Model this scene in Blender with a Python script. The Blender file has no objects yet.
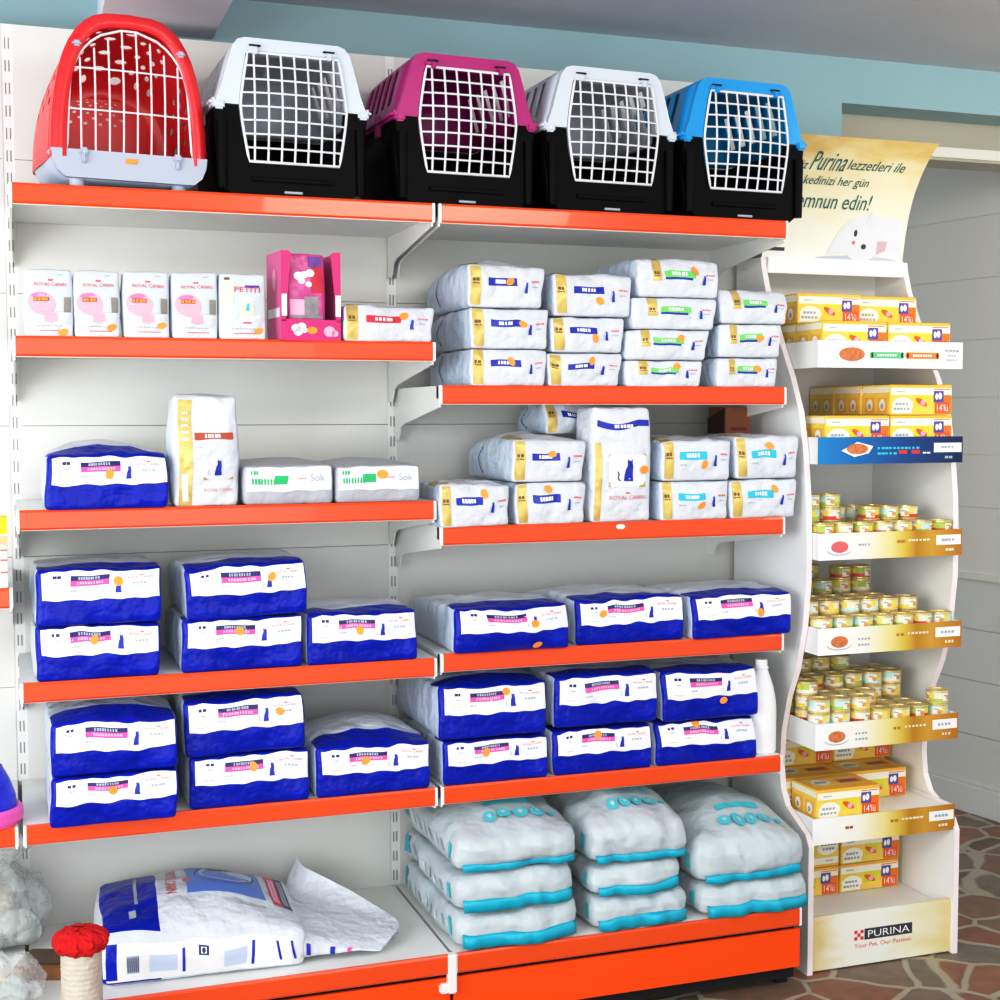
import bpy, bmesh, math, random
from math import sin, cos, pi, radians, sqrt, exp
from mathutils import Vector, Matrix, noise
from mathutils.geometry import tessellate_polygon

random.seed(7)
scene = bpy.context.scene
col = scene.collection

# ------------------------------------------------------------------ materials
def lin(c):
    return tuple(((v / 255) / 12.92 if v / 255 <= 0.04045 else (((v / 255) + 0.055) / 1.055) ** 2.4) for v in c) + (1.0,)

MATS = {}
def mat(name, rgb, rough=0.5, spec=0.5, metal=0.0, bump=0.0, bscale=30.0, bdetail=2.0, var=0.0, alpha=1.0, coat=0.0, trans=0.0):
    if name in MATS: return MATS[name]
    m = bpy.data.materials.new(name); m.use_nodes = True
    nt = m.node_tree; b = nt.nodes['Principled BSDF']
    b.inputs['Base Color'].default_value = lin(rgb)
    b.inputs['Roughness'].default_value = rough
    b.inputs['Specular IOR Level'].default_value = spec
    b.inputs['Metallic'].default_value = metal
    b.inputs['Coat Weight'].default_value = coat
    b.inputs['Alpha'].default_value = alpha
    b.inputs['Transmission Weight'].default_value = trans
    if bump or var:
        tc = nt.nodes.new('ShaderNodeTexCoord')
        n = nt.nodes.new('ShaderNodeTexNoise')
        n.inputs['Scale'].default_value = bscale; n.inputs['Detail'].default_value = bdetail
        nt.links.new(tc.outputs['Object'], n.inputs['Vector'])
        if bump:
            bp = nt.nodes.new('ShaderNodeBump'); bp.inputs['Strength'].default_value = bump
            bp.inputs['Distance'].default_value = 0.02
            nt.links.new(n.outputs['Fac'], bp.inputs['Height']); nt.links.new(bp.outputs['Normal'], b.inputs['Normal'])
        if var:
            mx = nt.nodes.new('ShaderNodeMix'); mx.data_type = 'RGBA'
            a = lin(rgb)
            mx.inputs['A'].default_value = tuple(v * (1 - var) for v in a[:3]) + (1,)
            mx.inputs['B'].default_value = tuple(min(1, v * (1 + var)) for v in a[:3]) + (1,)
            nt.links.new(n.outputs['Fac'], mx.inputs['Factor']); nt.links.new(mx.outputs['Result'], b.inputs['Base Color'])
    MATS[name] = m
    return m

def ramp_mat(name, axis, stops, rough=0.45, noisy=0.0, nscale=4.0):
    m = bpy.data.materials.new(name); m.use_nodes = True
    nt = m.node_tree; b = nt.nodes['Principled BSDF']; b.inputs['Roughness'].default_value = rough
    tc = nt.nodes.new('ShaderNodeTexCoord'); sp = nt.nodes.new('ShaderNodeSeparateXYZ')
    nt.links.new(tc.outputs['Generated'], sp.inputs[0])
    cr = nt.nodes.new('ShaderNodeValToRGB')
    els = cr.color_ramp.elements
    els[0].position = stops[0][0]; els[0].color = lin(stops[0][1])
    els[1].position = stops[-1][0]; els[1].color = lin(stops[-1][1])
    for p, c in stops[1:-1]:
        e = els.new(p); e.color = lin(c)
    src = sp.outputs['XYZ'.index(axis)]
    if noisy:
        n = nt.nodes.new('ShaderNodeTexNoise'); n.inputs['Scale'].default_value = nscale; n.inputs['Detail'].default_value = 3
        nt.links.new(tc.outputs['Generated'], n.inputs['Vector'])
        ma = nt.nodes.new('ShaderNodeMath'); ma.operation = 'MULTIPLY_ADD'; ma.inputs[1].default_value = noisy
        sb = nt.nodes.new('ShaderNodeMath'); sb.operation = 'SUBTRACT'; sb.inputs[1].default_value = 0.5
        nt.links.new(n.outputs['Fac'], sb.inputs[0]); nt.links.new(sb.outputs[0], ma.inputs[0]); nt.links.new(src, ma.inputs[2])
        src = ma.outputs[0]
    nt.links.new(src, cr.inputs['Fac']); nt.links.new(cr.outputs['Color'], b.inputs['Base Color'])
    return m

M_white_metal = mat('white_enamel', (236, 236, 232), 0.4)
M_panel = mat('panel_enamel', (224, 223, 217), 0.5)
M_slot = mat('slot_dark', (160, 156, 153), 0.7)
M_orange = mat('orange_rail', (238, 84, 22), 0.28, coat=0.3)
M_orange_kick = mat('orange_kick', (255, 84, 0), 0.4)
M_dark = mat('dark_gap', (18, 16, 15), 0.8)
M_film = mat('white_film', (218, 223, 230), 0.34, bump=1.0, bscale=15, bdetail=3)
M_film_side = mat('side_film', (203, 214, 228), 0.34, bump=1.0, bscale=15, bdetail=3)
M_blue = mat('blue_film', (0, 27, 168), 0.34, spec=.25, bump=0.9, bscale=14, bdetail=3, var=.35)
M_label = mat('label_white', (238, 239, 241), 0.35, bump=0.12, bscale=20)
M_ink_blue = mat('ink_blue', (22, 44, 170), 0.4)
M_ink_navy = mat('ink_navy', (34, 38, 110), 0.4)
M_ink_pink = mat('ink_pink', (240, 90, 170), 0.4)
M_ink_palepink = mat('ink_palepink', (246, 178, 206), 0.4)
M_ink_red = mat('ink_red', (222, 60, 70), 0.4)
M_ink_palered = mat('ink_palered', (226, 116, 116), 0.4)
M_ink_grey = mat('ink_grey', (168, 178, 190), 0.5)
M_ink_dark = mat('ink_dark', (60, 62, 72), 0.5)
M_ink_white = mat('ink_white', (246, 246, 248), 0.4)
M_ink_green = mat('ink_green', (124, 214, 110), 0.4)
M_ink_emerald = mat('ink_emerald', (22, 178, 110), 0.4)
M_ink_cyan = mat('ink_cyan', (44, 190, 222), 0.4)
M_ink_teal = mat('ink_teal', (60, 200, 214), 0.4)
M_ink_brick = mat('ink_brick', (178, 84, 52), 0.4)
M_gold = mat('gold_band', (208, 182, 108), 0.32, metal=0.15, bump=0.5, bscale=28, bdetail=1, var=0.4)
M_golddk = mat('gold_dark', (120, 92, 50), 0.5)
M_sticker = mat('sticker_orange', (255, 160, 60), 0.5)
M_greyfilm = mat('grey_film', (178, 180, 187), 0.4, bump=0.3)
M_silver = mat('silver_film', (192, 202, 205), 0.36, bump=1.0, bscale=9, bdetail=3, var=0.10)
M_teal = mat('teal_film', (10, 176, 200), 0.35, bump=0.3, bscale=18)
M_black = mat('black_plastic', (1, 1, 1), 0.5, spec=.10)
M_wire = mat('white_wire', (226, 226, 228), 0.35)
M_card = mat('white_card', (244, 244, 242), 0.55)
M_stand = mat('stand_white', (245, 245, 243), 0.5)
M_red_edge = mat('stand_edge', (248, 236, 236), 0.5)

# ------------------------------------------------------------------ mesh collector
class MB:
    def __init__(s): s.v = []; s.f = []; s.m = []; s.mats = []; s.sm = []
    def mi(s, m):
        if m not in s.mats: s.mats.append(m)
        return s.mats.index(m)
    def add(s, verts, faces, m, smooth=False):
        o = len(s.v); s.v += [tuple(p) for p in verts]; k = s.mi(m)
        for f in faces: s.f.append([o + i for i in f]); s.m.append(k); s.sm.append(smooth)
    def box(s, x0, x1, y0, y1, z0, z1, m, bev=0.0):
        if bev:
            bm = bmesh.new(); bmesh.ops.create_cube(bm, size=1)
            for v in bm.verts: v.co = Vector(((x0 + x1) / 2 + v.co.x * (x1 - x0), (y0 + y1) / 2 + v.co.y * (y1 - y0), (z0 + z1) / 2 + v.co.z * (z1 - z0)))
            bmesh.ops.bevel(bm, geom=bm.edges[:], offset=bev, segments=2, affect='EDGES')
            s.bm(bm, m); return
        s.add([(x0, y0, z0), (x1, y0, z0), (x1, y1, z0), (x0, y1, z0), (x0, y0, z1), (x1, y0, z1), (x1, y1, z1), (x0, y1, z1)],
              [(0, 3, 2, 1), (4, 5, 6, 7), (0, 1, 5, 4), (1, 2, 6, 5), (2, 3, 7, 6), (3, 0, 4, 7)], m)
    def bm(s, bm, m, smooth=False):
        bm.verts.ensure_lookup_table(); bm.verts.index_update()
        s.add([v.co for v in bm.verts], [[v.index for v in f.verts] for f in bm.faces], m, smooth); bm.free()
    def prism_yz(s, pts, x0, x1, m, edge_m=None):
        """polygon in (y,z) extruded along x"""
        n = len(pts)
        tris = tessellate_polygon([[Vector((p[0], p[1], 0)) for p in pts]])
        V = [(x0, p[0], p[1]) for p in pts] + [(x1, p[0], p[1]) for p in pts]
        s.add(V, [tuple(t) for t in tris] + [tuple(i + n for i in reversed(t)) for t in tris], m)
        s.add(V, [(i, (i + 1) % n, n + (i + 1) % n, n + i) for i in range(n)], edge_m or m)
    def prism_xz(s, pts, y0, y1, m, smooth=False):
        n = len(pts)
        tris = tessellate_polygon([[Vector((p[0], p[1], 0)) for p in pts]])
        V = [(p[0], y0, p[1]) for p in pts] + [(p[0], y1, p[1]) for p in pts]
        s.add(V, [tuple(t) for t in tris] + [tuple(i + n for i in reversed(t)) for t in tris], m)
        s.add(V, [(i, (i + 1) % n, n + (i + 1) % n, n + i) for i in range(n)], m, smooth)
    def cyl(s, c, r0, r1, h, m, n=20, smooth=True, cap=True, ax='z'):
        V = []
        for k, (r, t) in enumerate(((r0, 0), (r1, h))):
            for i in range(n):
                a = 2 * pi * i / n
                if ax == 'z': V.append((c[0] + r * cos(a), c[1] + r * sin(a), c[2] + t))
                elif ax == 'y': V.append((c[0] + r * cos(a), c[1] + t, c[2] + r * sin(a)))
                else: V.append((c[0] + t, c[1] + r * cos(a), c[2] + r * sin(a)))
        s.add(V, [(i, (i + 1) % n, n + (i + 1) % n, n + i) for i in range(n)], m, smooth)
        if cap: s.add(V, [tuple(range(n - 1, -1, -1)), tuple(range(n, 2 * n))], m)
    def lathe(s, prof, m, c=(0, 0, 0), n=24, mfn=None):
        V = [(c[0] + r * cos(2 * pi * i / n), c[1] + r * sin(2 * pi * i / n), c[2] + z) for r, z in prof for i in range(n)]
        for k in range(len(prof) - 1):
            mm = mfn(k) if mfn else m
            s.add(V[k * n:(k + 2) * n], [(i, (i + 1) % n, n + (i + 1) % n, n + i) for i in range(n)], mm, True)
    def tube(s, pts, r, m, n=6, closed=False):
        P = [Vector(p) for p in pts]; N = len(P); V = []
        for i, p in enumerate(P):
            a = P[(i - 1) % N] if (closed or i > 0) else P[i]
            b = P[(i + 1) % N] if (closed or i < N - 1) else P[i]
            t = (b - a).normalized()
            u = t.cross(Vector((0, 1, 0)))
            if u.length < 1e-3: u = t.cross(Vector((1, 0, 0)))
            u.normalize(); w = t.cross(u)
            V += [p + u * r * cos(2 * pi * k / n) + w * r * sin(2 * pi * k / n) for k in range(n)]
        F = []
        for i in range(N if closed else N - 1):
            j = (i + 1) % N
            F += [(i * n + k, i * n + (k + 1) % n, j * n + (k + 1) % n, j * n + k) for k in range(n)]
        s.add(V, F, m, True)
    def build(s, name, parent=None, solid=0.0):
        me = bpy.data.meshes.new(name); me.from_pydata(s.v, [], s.f)
        for m in s.mats: me.materials.append(m)
        me.polygons.foreach_set('material_index', s.m); me.polygons.foreach_set('use_smooth', s.sm)
        me.update(); me.validate()
        o = bpy.data.objects.new(name, me); col.objects.link(o)
        if parent: o.parent = parent
        if solid:
            md = o.modifiers.new('thickness', 'SOLIDIFY'); md.thickness = solid; md.offset = -1
        return o

def fix_normals(o):
    bm = bmesh.new(); bm.from_mesh(o.data); bmesh.ops.recalc_face_normals(bm, faces=bm.faces[:]); bm.to_mesh(o.data); bm.free()
def weld(o, d=1e-5):
    bm = bmesh.new(); bm.from_mesh(o.data); bmesh.ops.remove_doubles(bm, verts=bm.verts[:], dist=d)
    bmesh.ops.recalc_face_normals(bm, faces=bm.faces[:]); bm.to_mesh(o.data); bm.free()

def tag(o, label, cat, group=None, kind=None):
    if label: o['label'] = label
    if cat: o['category'] = cat
    if group: o['group'] = group
    if kind: o['kind'] = kind
    return o
def thing(name, label, cat, loc=(0, 0, 0), rot=(0, 0, 0), group=None):
    o = bpy.data.objects.new(name, None); col.objects.link(o); o.empty_display_size = 0.05
    o.location = loc; o.rotation_euler = rot
    return tag(o, label, cat, group)
def struct(mb, name):
    o = mb.build(name); o['kind'] = 'structure'; return o

# ------------------------------------------------------------------ text as polygons
_txt = {}
def text_polys(s):
    if s in _txt: return _txt[s]
    cu = bpy.data.curves.new('txt', 'FONT'); cu.body = s; cu.resolution_u = 3
    ob = bpy.data.objects.new('txt', cu); col.objects.link(ob)
    bpy.context.view_layer.update()
    me = bpy.data.meshes.new_from_object(ob)
    V = [(v.co.x, v.co.y) for v in me.vertices]; F = [tuple(p.vertices) for p in me.polygons]
    bpy.data.objects.remove(ob); bpy.data.curves.remove(cu); bpy.data.meshes.remove(me)
    x0 = min(v[0] for v in V); x1 = max(v[0] for v in V); y0 = min(v[1] for v in V); y1 = max(v[1] for v in V)
    V = [((v[0] - x0) / (x1 - x0), (v[1] - y0) / (y1 - y0)) for v in V]
    _txt[s] = (V, F, (x1 - x0) / (y1 - y0))
    return _txt[s]

CAT = [(.30, 0), (.34, .28), (.40, .50), (.50, .66), (.52, .78), (.50, .84), (.54, 1), (.62, .90), (.72, .90), (.80, 1), (.80, .80), (.84, .66), (.80, .3), (.86, 0)]
TAILC = [(.22, 0), (.10, .06), (.06, .22), (.12, .38), (.06, .52), (.12, .54), (.19, .38), (.13, .22), (.16, .1), (.24, .06)]

class Decal:
    """2D prints placed through a surface function S(a, b, off) -> point; a, b in metres on the face"""
    def __init__(s, mb, S, step=0.008): s.mb = mb; s.S = S; s.step = step
    def rect(s, a0, a1, b0, b1, m, off=0.0014, skew=0.0, rag=0.0):
        na = max(1, int(abs(a1 - a0) / s.step + .99)); nb = max(1, int(abs(b1 - b0) / s.step + .99))
        V = []
        for j in range(nb + 1):
            for i in range(na + 1):
                a = a0 + (a1 - a0) * i / na; b = b0 + (b1 - b0) * j / nb
                if rag and (j == 0 or j == nb): b += rag * noise.noise(Vector((a * 30, j * 3.1, 0)))
                V.append(s.S(a + skew * (b - b0), b, off))
        F = [(j * (na + 1) + i, j * (na + 1) + i + 1, (j + 1) * (na + 1) + i + 1, (j + 1) * (na + 1) + i) for j in range(nb) for i in range(na)]
        s.mb.add(V, F, m, True)
    def poly(s, pts, m, off=0.0026):
        tris = tessellate_polygon([[Vector((p[0], p[1], 0)) for p in pts]])
        s.mb.add([s.S(p[0], p[1], off) for p in pts], [tuple(t) for t in tris], m)
    def disc(s, a, b, ra, rb, m, off=0.0026, n=14, rot=0.0):
        P = [(a, b)]
        for i in range(n):
            t = 2 * pi * i / n; x = ra * cos(t); y = rb * sin(t)
            P.append((a + x * cos(rot) - y * sin(rot), b + x * sin(rot) + y * cos(rot)))
        s.mb.add([s.S(p[0], p[1], off) for p in P], [(0, 1 + i, 1 + (i + 1) % n) for i in range(n)], m, True)
    def text(s, txt, a0, a1, b0, b1, m, off=0.0028, rot=0, shear=0.0):
        V, F, _ = text_polys(txt)
        P = []
        for u, v in V:
            if rot == 90: u, v = 1 - v, u
            elif rot == -90: u, v = v, 1 - u
            P.append(s.S(a0 + (a1 - a0) * u + shear * (b1 - b0) * v, b0 + (b1 - b0) * v, off))
        s.mb.add(P, F, m)
    def shape(s, pts, a0, a1, b0, b1, m, off=0.0028):
        s.poly([(a0 + (a1 - a0) * p[0], b0 + (b1 - b0) * p[1]) for p in pts], m, off)
    def scribble(s, a0, a1, b0, b1, m, off=0.0018, n=5, seed=0):
        """unreadably small print: a row of short dashes"""
        r = random.Random(seed); w = (a1 - a0) / n
        for i in range(n):
            s.rect(a0 + i * w, a0 + i * w + w * r.uniform(.55, .9), b0, b1, m, off)

# ------------------------------------------------------------------ soft bags
def lines(L, r, n):
    a = [-L, -L + .3 * r, -L + r]; b = [L - r, L - .3 * r, L]
    return a + [(-L + r) + (2 * L - 2 * r) * i / n for i in range(1, n)] + b

class Bag:
    def __init__(s, w, d, h, r=.012, bt=.012, bf=.006, bs=.006, lean=0.0, amp=.004, freq=9.0, seed=0, n=(22, 22, 10), sag=0.0, taper=0.0, flat=False, pinch=0.0, xp=0.0, crease=1.0, flare=0.0, fine=.0016, fold=0.0):
        s.__dict__.update(locals()); s.half = Vector((w / 2, d / 2, h / 2))
        s.o = Vector((seed * 3.17 + 1.3, seed * 1.91, seed * 0.77))
    def F(s, q, off=0.0):
        H = s.half; r = s.r
        inn = Vector([max(-(H[i] - r), min(H[i] - r, q[i])) for i in range(3)])
        dv = Vector(q) - inn
        n = dv.normalized() if dv.length > 1e-9 else Vector((0, 0, 0))
        p = inn + n * (r + off)
        X, Y, Z = (max(-1, min(1, p[i] / H[i])) for i in range(3))
        fr = (1 - Y) / 2
        p.z += s.bt * (1 - X * X) * (1 - Y * Y) * (Z + 1) / 2 * 1.2
        p.z -= s.sag * (Z + 1) / 2 * (fr ** 3)
        p.y -= s.bf * (1 - X * X) * (1 - Z * Z) * fr * 1.5
        p.x += s.bs * X * (1 - Y * Y) * (1 - Z * Z) * 1.5
        p.x *= 1 - s.taper * fr ** 4
        p.y += s.lean * max(0, Z) ** 1.3 * H.z * fr
        k = (Z + 1) / 2
        nv = noise.noise_vector(p * s.freq + s.o) + noise.noise_vector(p * s.freq * 2.3 + s.o) * .5
        cr = s.crease * (1 - 2.6 * abs(noise.noise(p * s.freq * 1.3 + s.o * 1.7)))
        p.x += s.flare * max(0, X) ** 6 * max(0, Z + .3) * fr
        fc = 1 - 2.4 * abs(noise.noise(p * 26 + s.o))
        p.y -= s.fine * fc * fr * (1 - X ** 4)
        if s.fold:
            f2 = 1 - 2.8 * abs(noise.noise(Vector((p.x * 17 + p.z * 9, p.y * 6, p.z * 5)) + s.o))
            p.y -= s.fold * f2 * fr ** 2 * (1 - X ** 4); p.z += s.fold * .7 * f2 * max(0, Z) ** 2 * (1 - Y ** 4); p.x += s.fold * .8 * f2 * X * (1 - Z * Z)
        p.x += s.amp * nv.x; p.y += s.amp * .8 * nv.y + s.amp * .6 * cr * (1 - abs(X)) * fr
        p.z += (s.amp * 1.1 * nv.z + s.amp * .5 * cr) * k
        p.z = (p.z + H.z) * (1 - s.pinch * max(0, Y) ** 2) * (1 - s.xp * max(0, X) ** 1.6) - H.z
        p.z = max(p.z, -H.z)
        if s.flat: p.z = min(p.z, H.z)
        return Vector((p.x, p.y + H.y, p.z + H.z))
    def mesh(s, mb, mfn):
        H = s.half; L = [lines(H[i], s.r, s.n[i]) for i in range(3)]
        key = {}; V = []; 
        def vid(q):
            k = (round(q[0], 6), round(q[1], 6), round(q[2], 6))
            if k not in key: key[k] = len(V); V.append(s.F(q))
            return key[k]
        byM = {}
        for ax in range(3):
            u, v = (ax + 1) % 3, (ax + 2) % 3
            for sg in (-1, 1):
                for i in range(len(L[u]) - 1):
                    for j in range(len(L[v]) - 1):
                        qs = []
                        for a, b in ((i, j), (i + 1, j), (i + 1, j + 1), (i, j + 1)):
                            q = [0, 0, 0]; q[ax] = sg * H[ax]; q[u] = L[u][a]; q[v] = L[v][b]; qs.append(q)
                        c = [sum(q[t] for q in qs) / 4 for t in range(3)]
                        ids = [vid(q) for q in qs]
                        if sg < 0: ids.reverse()
                        byM.setdefault(mfn(c, ax, sg), []).append(ids)
        for k, (m, fs) in enumerate(byM.items()):
            if k == 0: o = len(mb.v); mb.add(V, fs, m, True)
            else:
                mi = mb.mi(m)
                for f in fs: mb.f.append([o + i for i in f]); mb.m.append(mi); mb.sm.append(True)
    def front(s, a, b, off): return s.F((a, -s.half.y - .0001, b - s.half.z), off)      # a along x from centre, b up from the base
    def top(s, a, b, off): return s.F((a, b - s.half.y, s.half.z + .0001), off)         # b back from the front edge
    def left(s, a, b, off): return s.F((-s.half.x - .0001, a - s.half.y, b - s.half.z), off)

def sticker(parent, bag, S, a, b, ra=.013, rb=.009, rot=0.0):
    mb = MB(); d = Decal(mb, S)
    d.disc(a, b, ra, rb, M_sticker, .003, rot=rot, n=12)
    return mb.build('price_sticker', parent)

def bag_thing(label, group, x0, x1, y, zb, h, d, kind, seed, st=None, rz=0.0, ry=0.0, rx=0.0, name='pet_food_bag', **kw):
    if any(q in label for q in ('bottom', 'middle of the', 'lower')) and 'middle of the six' not in label.replace('bottom middle', ''): kw['flat'] = True
    w = x1 - x0
    t = thing(name, label, 'bag', ((x0 + x1) / 2, y, zb), (rx, ry, rz), group)
    if kind == 'blue':
        P = dict(r=.009, bt=.006, bf=.003, bs=.004, lean=.14, amp=.0046, seed=seed, pinch=.22, crease=1.4); P.update(kw)
        bag = Bag(w, d, h, **P); mb = MB(); fy = -d / 2
        def mf(c, ax, sg):
            if ax == 1 and sg < 0: return M_blue
            if ax == 2 and sg > 0 and c[1] < fy + .07: return M_blue
            if c[1] < fy + .014: return M_blue
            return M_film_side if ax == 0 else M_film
        bag.mesh(mb, mf); mb.build('bag_body', t)
        lb = MB(); D = Decal(lb, bag.front)
        a0, a1, b0, b1 = -w * .46, w * .485, h * .46, h * .955
        D.rect(a0, a1, b0, b1, M_label, .0014, rag=.004)
        A = lambda u: a0 + (a1 - a0) * u
        B = lambda v: b1 - (b1 - b0) * v
        D.scribble(A(.09), A(.165), B(.27), B(.17), M_ink_navy, n=2, seed=seed)
        D.rect(A(.105), A(.15), B(.44), B(.40), M_ink_grey, .0018)
        D.scribble(A(.07), A(.17), B(.83), B(.80), M_ink_grey, n=4, seed=seed)
        D.rect(A(.25), A(.60), B(.33), B(.17), M_ink_navy, .0017)
        D.scribble(A(.32), A(.52), B(.30), B(.20), M_ink_grey, .0024, n=9, seed=seed + 3)
        D.rect(A(.25), A(.60), B(.52), B(.33), M_ink_pink, .0017)
        D.scribble(A(.31), A(.56), B(.46), B(.37), M_ink_palepink, .0024, n=10, seed=seed + 1)
        D.scribble(A(.25), A(.32), B(.70), B(.64), M_ink_grey, n=3, seed=seed)
        D.shape(CAT, A(.625), A(.71), B(.80), B(.30), M_ink_blue)
        D.shape(TAILC, A(.60), A(.70), B(.78), B(.45), M_ink_grey)
        D.scribble(A(.84), A(.88), B(.21), B(.16), M_ink_palered, n=1)
        D.text('ROYAL CANIN', A(.745), A(.945), B(.32), B(.235), M_ink_palered)
        D.scribble(A(.79), A(.91), B(.54), B(.46), M_ink_grey, n=4, seed=seed + 2)
        lb.build('label', t)
        if st: sticker(t, bag, bag.front, A(st[0]), B(st[1]), .0105, .0085, seed)
        if seed == 6: sticker(t, bag, bag.front, w * .20, h * .14, .012, .007, .3)
    elif kind.startswith('gold'):
        P = dict(r=.008, bt=.005, bf=.004, bs=.004, lean=.14, amp=.0042, seed=seed, freq=11, pinch=.28, crease=1.6, flare=.008, fold=.0022); P.update(kw)
        bag = Bag(w, d, h, **P); mb = MB(); fy = -d / 2
        g0, g1 = (-w * .5, -w * .34) if kind != 'gold_green' else (-w * .36, -w * .22)
        def mf(c, ax, sg):
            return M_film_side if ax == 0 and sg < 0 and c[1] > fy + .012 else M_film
        bag.mesh(mb, mf)
        D = Decal(mb, bag.left)
        if kind in ('gold_blue', 'gold_cyan'):
            for i in range(9):
                z = h * (.15 + .08 * i); yy = d * .62 + .03 * sin(pi * i / 8)
                D.rect(yy, yy + .006, z, z + h * .081, M_ink_blue, .0012)
        pb = mb; D = Decal(pb, bag.front)
        zlo = h * .06 if kind != 'gold_green' else h * .42
        D.rect(g0 + w * .03, g1, zlo, h * .97, M_gold, .0012)
        T = Decal(pb, bag.top); T.rect(g0 + w * .04, g1, 0.008, min(.11, d * .4), M_gold, .0012)
        gm = (g0 + g1) / 2 + w * .015; gw = (g1 - g0) * .28
        D.scribble(gm - gw, gm + gw, h * .60, h * .68, M_golddk, .0019, n=2, seed=seed)
        D.scribble(gm - gw, gm + gw, h * .54, h * .57, M_golddk, .0019, n=3, seed=seed)
        ink = {'gold_blue': M_ink_blue, 'gold_green': M_ink_green, 'gold_cyan': M_ink_cyan, 'gold_red': M_ink_red}[kind]
        l0, l1 = (-w * .25, w * .14) if kind != 'gold_green' else (-w * .18, w * .2)
        D.rect(l0, l1, h * .52, h * .70, ink, .0013, skew=0.0)
        if kind == 'gold_green': D.rect(l0, l1 - w * .04, h * .46, h * .52, M_ink_blue, .0013)
        D.scribble(l0 + (l1 - l0) * .25, l0 + (l1 - l0) * .75, h * .57, h * .66, M_ink_white, .002, n=5, seed=seed)
        if kind == 'gold_cyan': D.scribble(l0, l0 + w * .1, h * .38, h * .41, M_ink_grey, n=3, seed=seed)
        c0 = w * .22 if kind != 'gold_green' else w * .27
        D.shape(CAT, c0, c0 + w * .075, h * .34, h * .62, M_ink_blue)
        D.scribble(w * .34, w * .45, h * .60, h * .64, M_ink_palered, n=4, seed=seed)
        D.scribble(w * .35, w * .43, h * .48, h * .51, M_ink_grey, n=3, seed=seed)
        pb.build('bag_body', t)
        if st: sticker(t, bag, bag.front, st[0] * w, st[1] * h, .0105, .0075, seed * .7)
    elif kind == 'green':
        P = dict(r=.010, bt=.010, bf=.003, bs=.004, lean=.12, amp=.003, seed=seed); P.update(kw)
        bag = Bag(w, d, h, **P); mb = MB()
        bag.mesh(mb, lambda c, ax, sg: M_greyfilm); mb.build('bag_body', t)
        lb = MB(); D = Decal(lb, bag.front)
        a0, a1, b0, b1 = -w * .47, w * .48, h * .36, h * .97
        D.rect(a0, a1, b0, b1, M_label, .0012, rag=.003)
        A = lambda u: a0 + (a1 - a0) * u
        B = lambda v: b1 - (b1 - b0) * v
        D.scribble(A(.05), A(.15), B(.32), B(.15), M_ink_emerald, n=3, seed=seed)
        D.scribble(A(.06), A(.34), B(.72), B(.48), M_ink_emerald, n=8, seed=seed + 1)
        D.rect(A(.30), A(.46), B(.70), B(.34), M_ink_emerald, .0022, skew=.25 if seed % 2 else 0)
        D.scribble(A(.58), A(.70), B(.52), B(.46), M_ink_palered, n=4, seed=seed)
        D.text('Sok', A(.74), A(.92), B(.62), B(.32), M_ink_grey)
        lb.build('label', t)
        if st: sticker(t, bag, bag.front, A(st[0]), B(st[1]), .013, .010, 0)
    return t

# ------------------------------------------------------------------ camera
CX, CY, CZ = -0.0086, -3.3744, 1.394
yaw, pit, rol = 0.3362, -0.0608, -0.0018
Fw = Vector((sin(yaw) * cos(pit), cos(yaw) * cos(pit), sin(pit))); R0 = Vector((cos(yaw), -sin(yaw), 0)); U0 = R0.cross(Fw)
Rr = R0 * cos(rol) + U0 * sin(rol); Uu = -R0 * sin(rol) + U0 * cos(rol)
cam = bpy.data.cameras.new('camera'); cam.sensor_width = 36; cam.lens = 36 * 1.3972; cam.clip_start = .05
co = bpy.data.objects.new('camera', cam); col.objects.link(co)
co.matrix_world = Matrix(((Rr.x, Uu.x, -Fw.x, CX), (Rr.y, Uu.y, -Fw.y, CY), (Rr.z, Uu.z, -Fw.z, CZ), (0, 0, 0, 1)))
scene.camera = co

# ------------------------------------------------------------------ setting
def wall_mat(name, c, var=.04, sc=3.0, rough=.7):
    return mat(name, c, rough, var=var, bscale=sc)
M_teal_wall = wall_mat('teal_paint', (158, 186, 190))
M_ceil = wall_mat('ceiling_paint', (206, 207, 212))
M_beam = wall_mat('beam_paint', (226, 228, 234))
M_grey_board = wall_mat('board_paint', (234, 231, 222), .03, 2.0)
M_grey_board2 = wall_mat('board_paint_low', (228, 227, 221), .03, 2.0)
M_beige = wall_mat('lintel_paint', (186, 182, 166))

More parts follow.
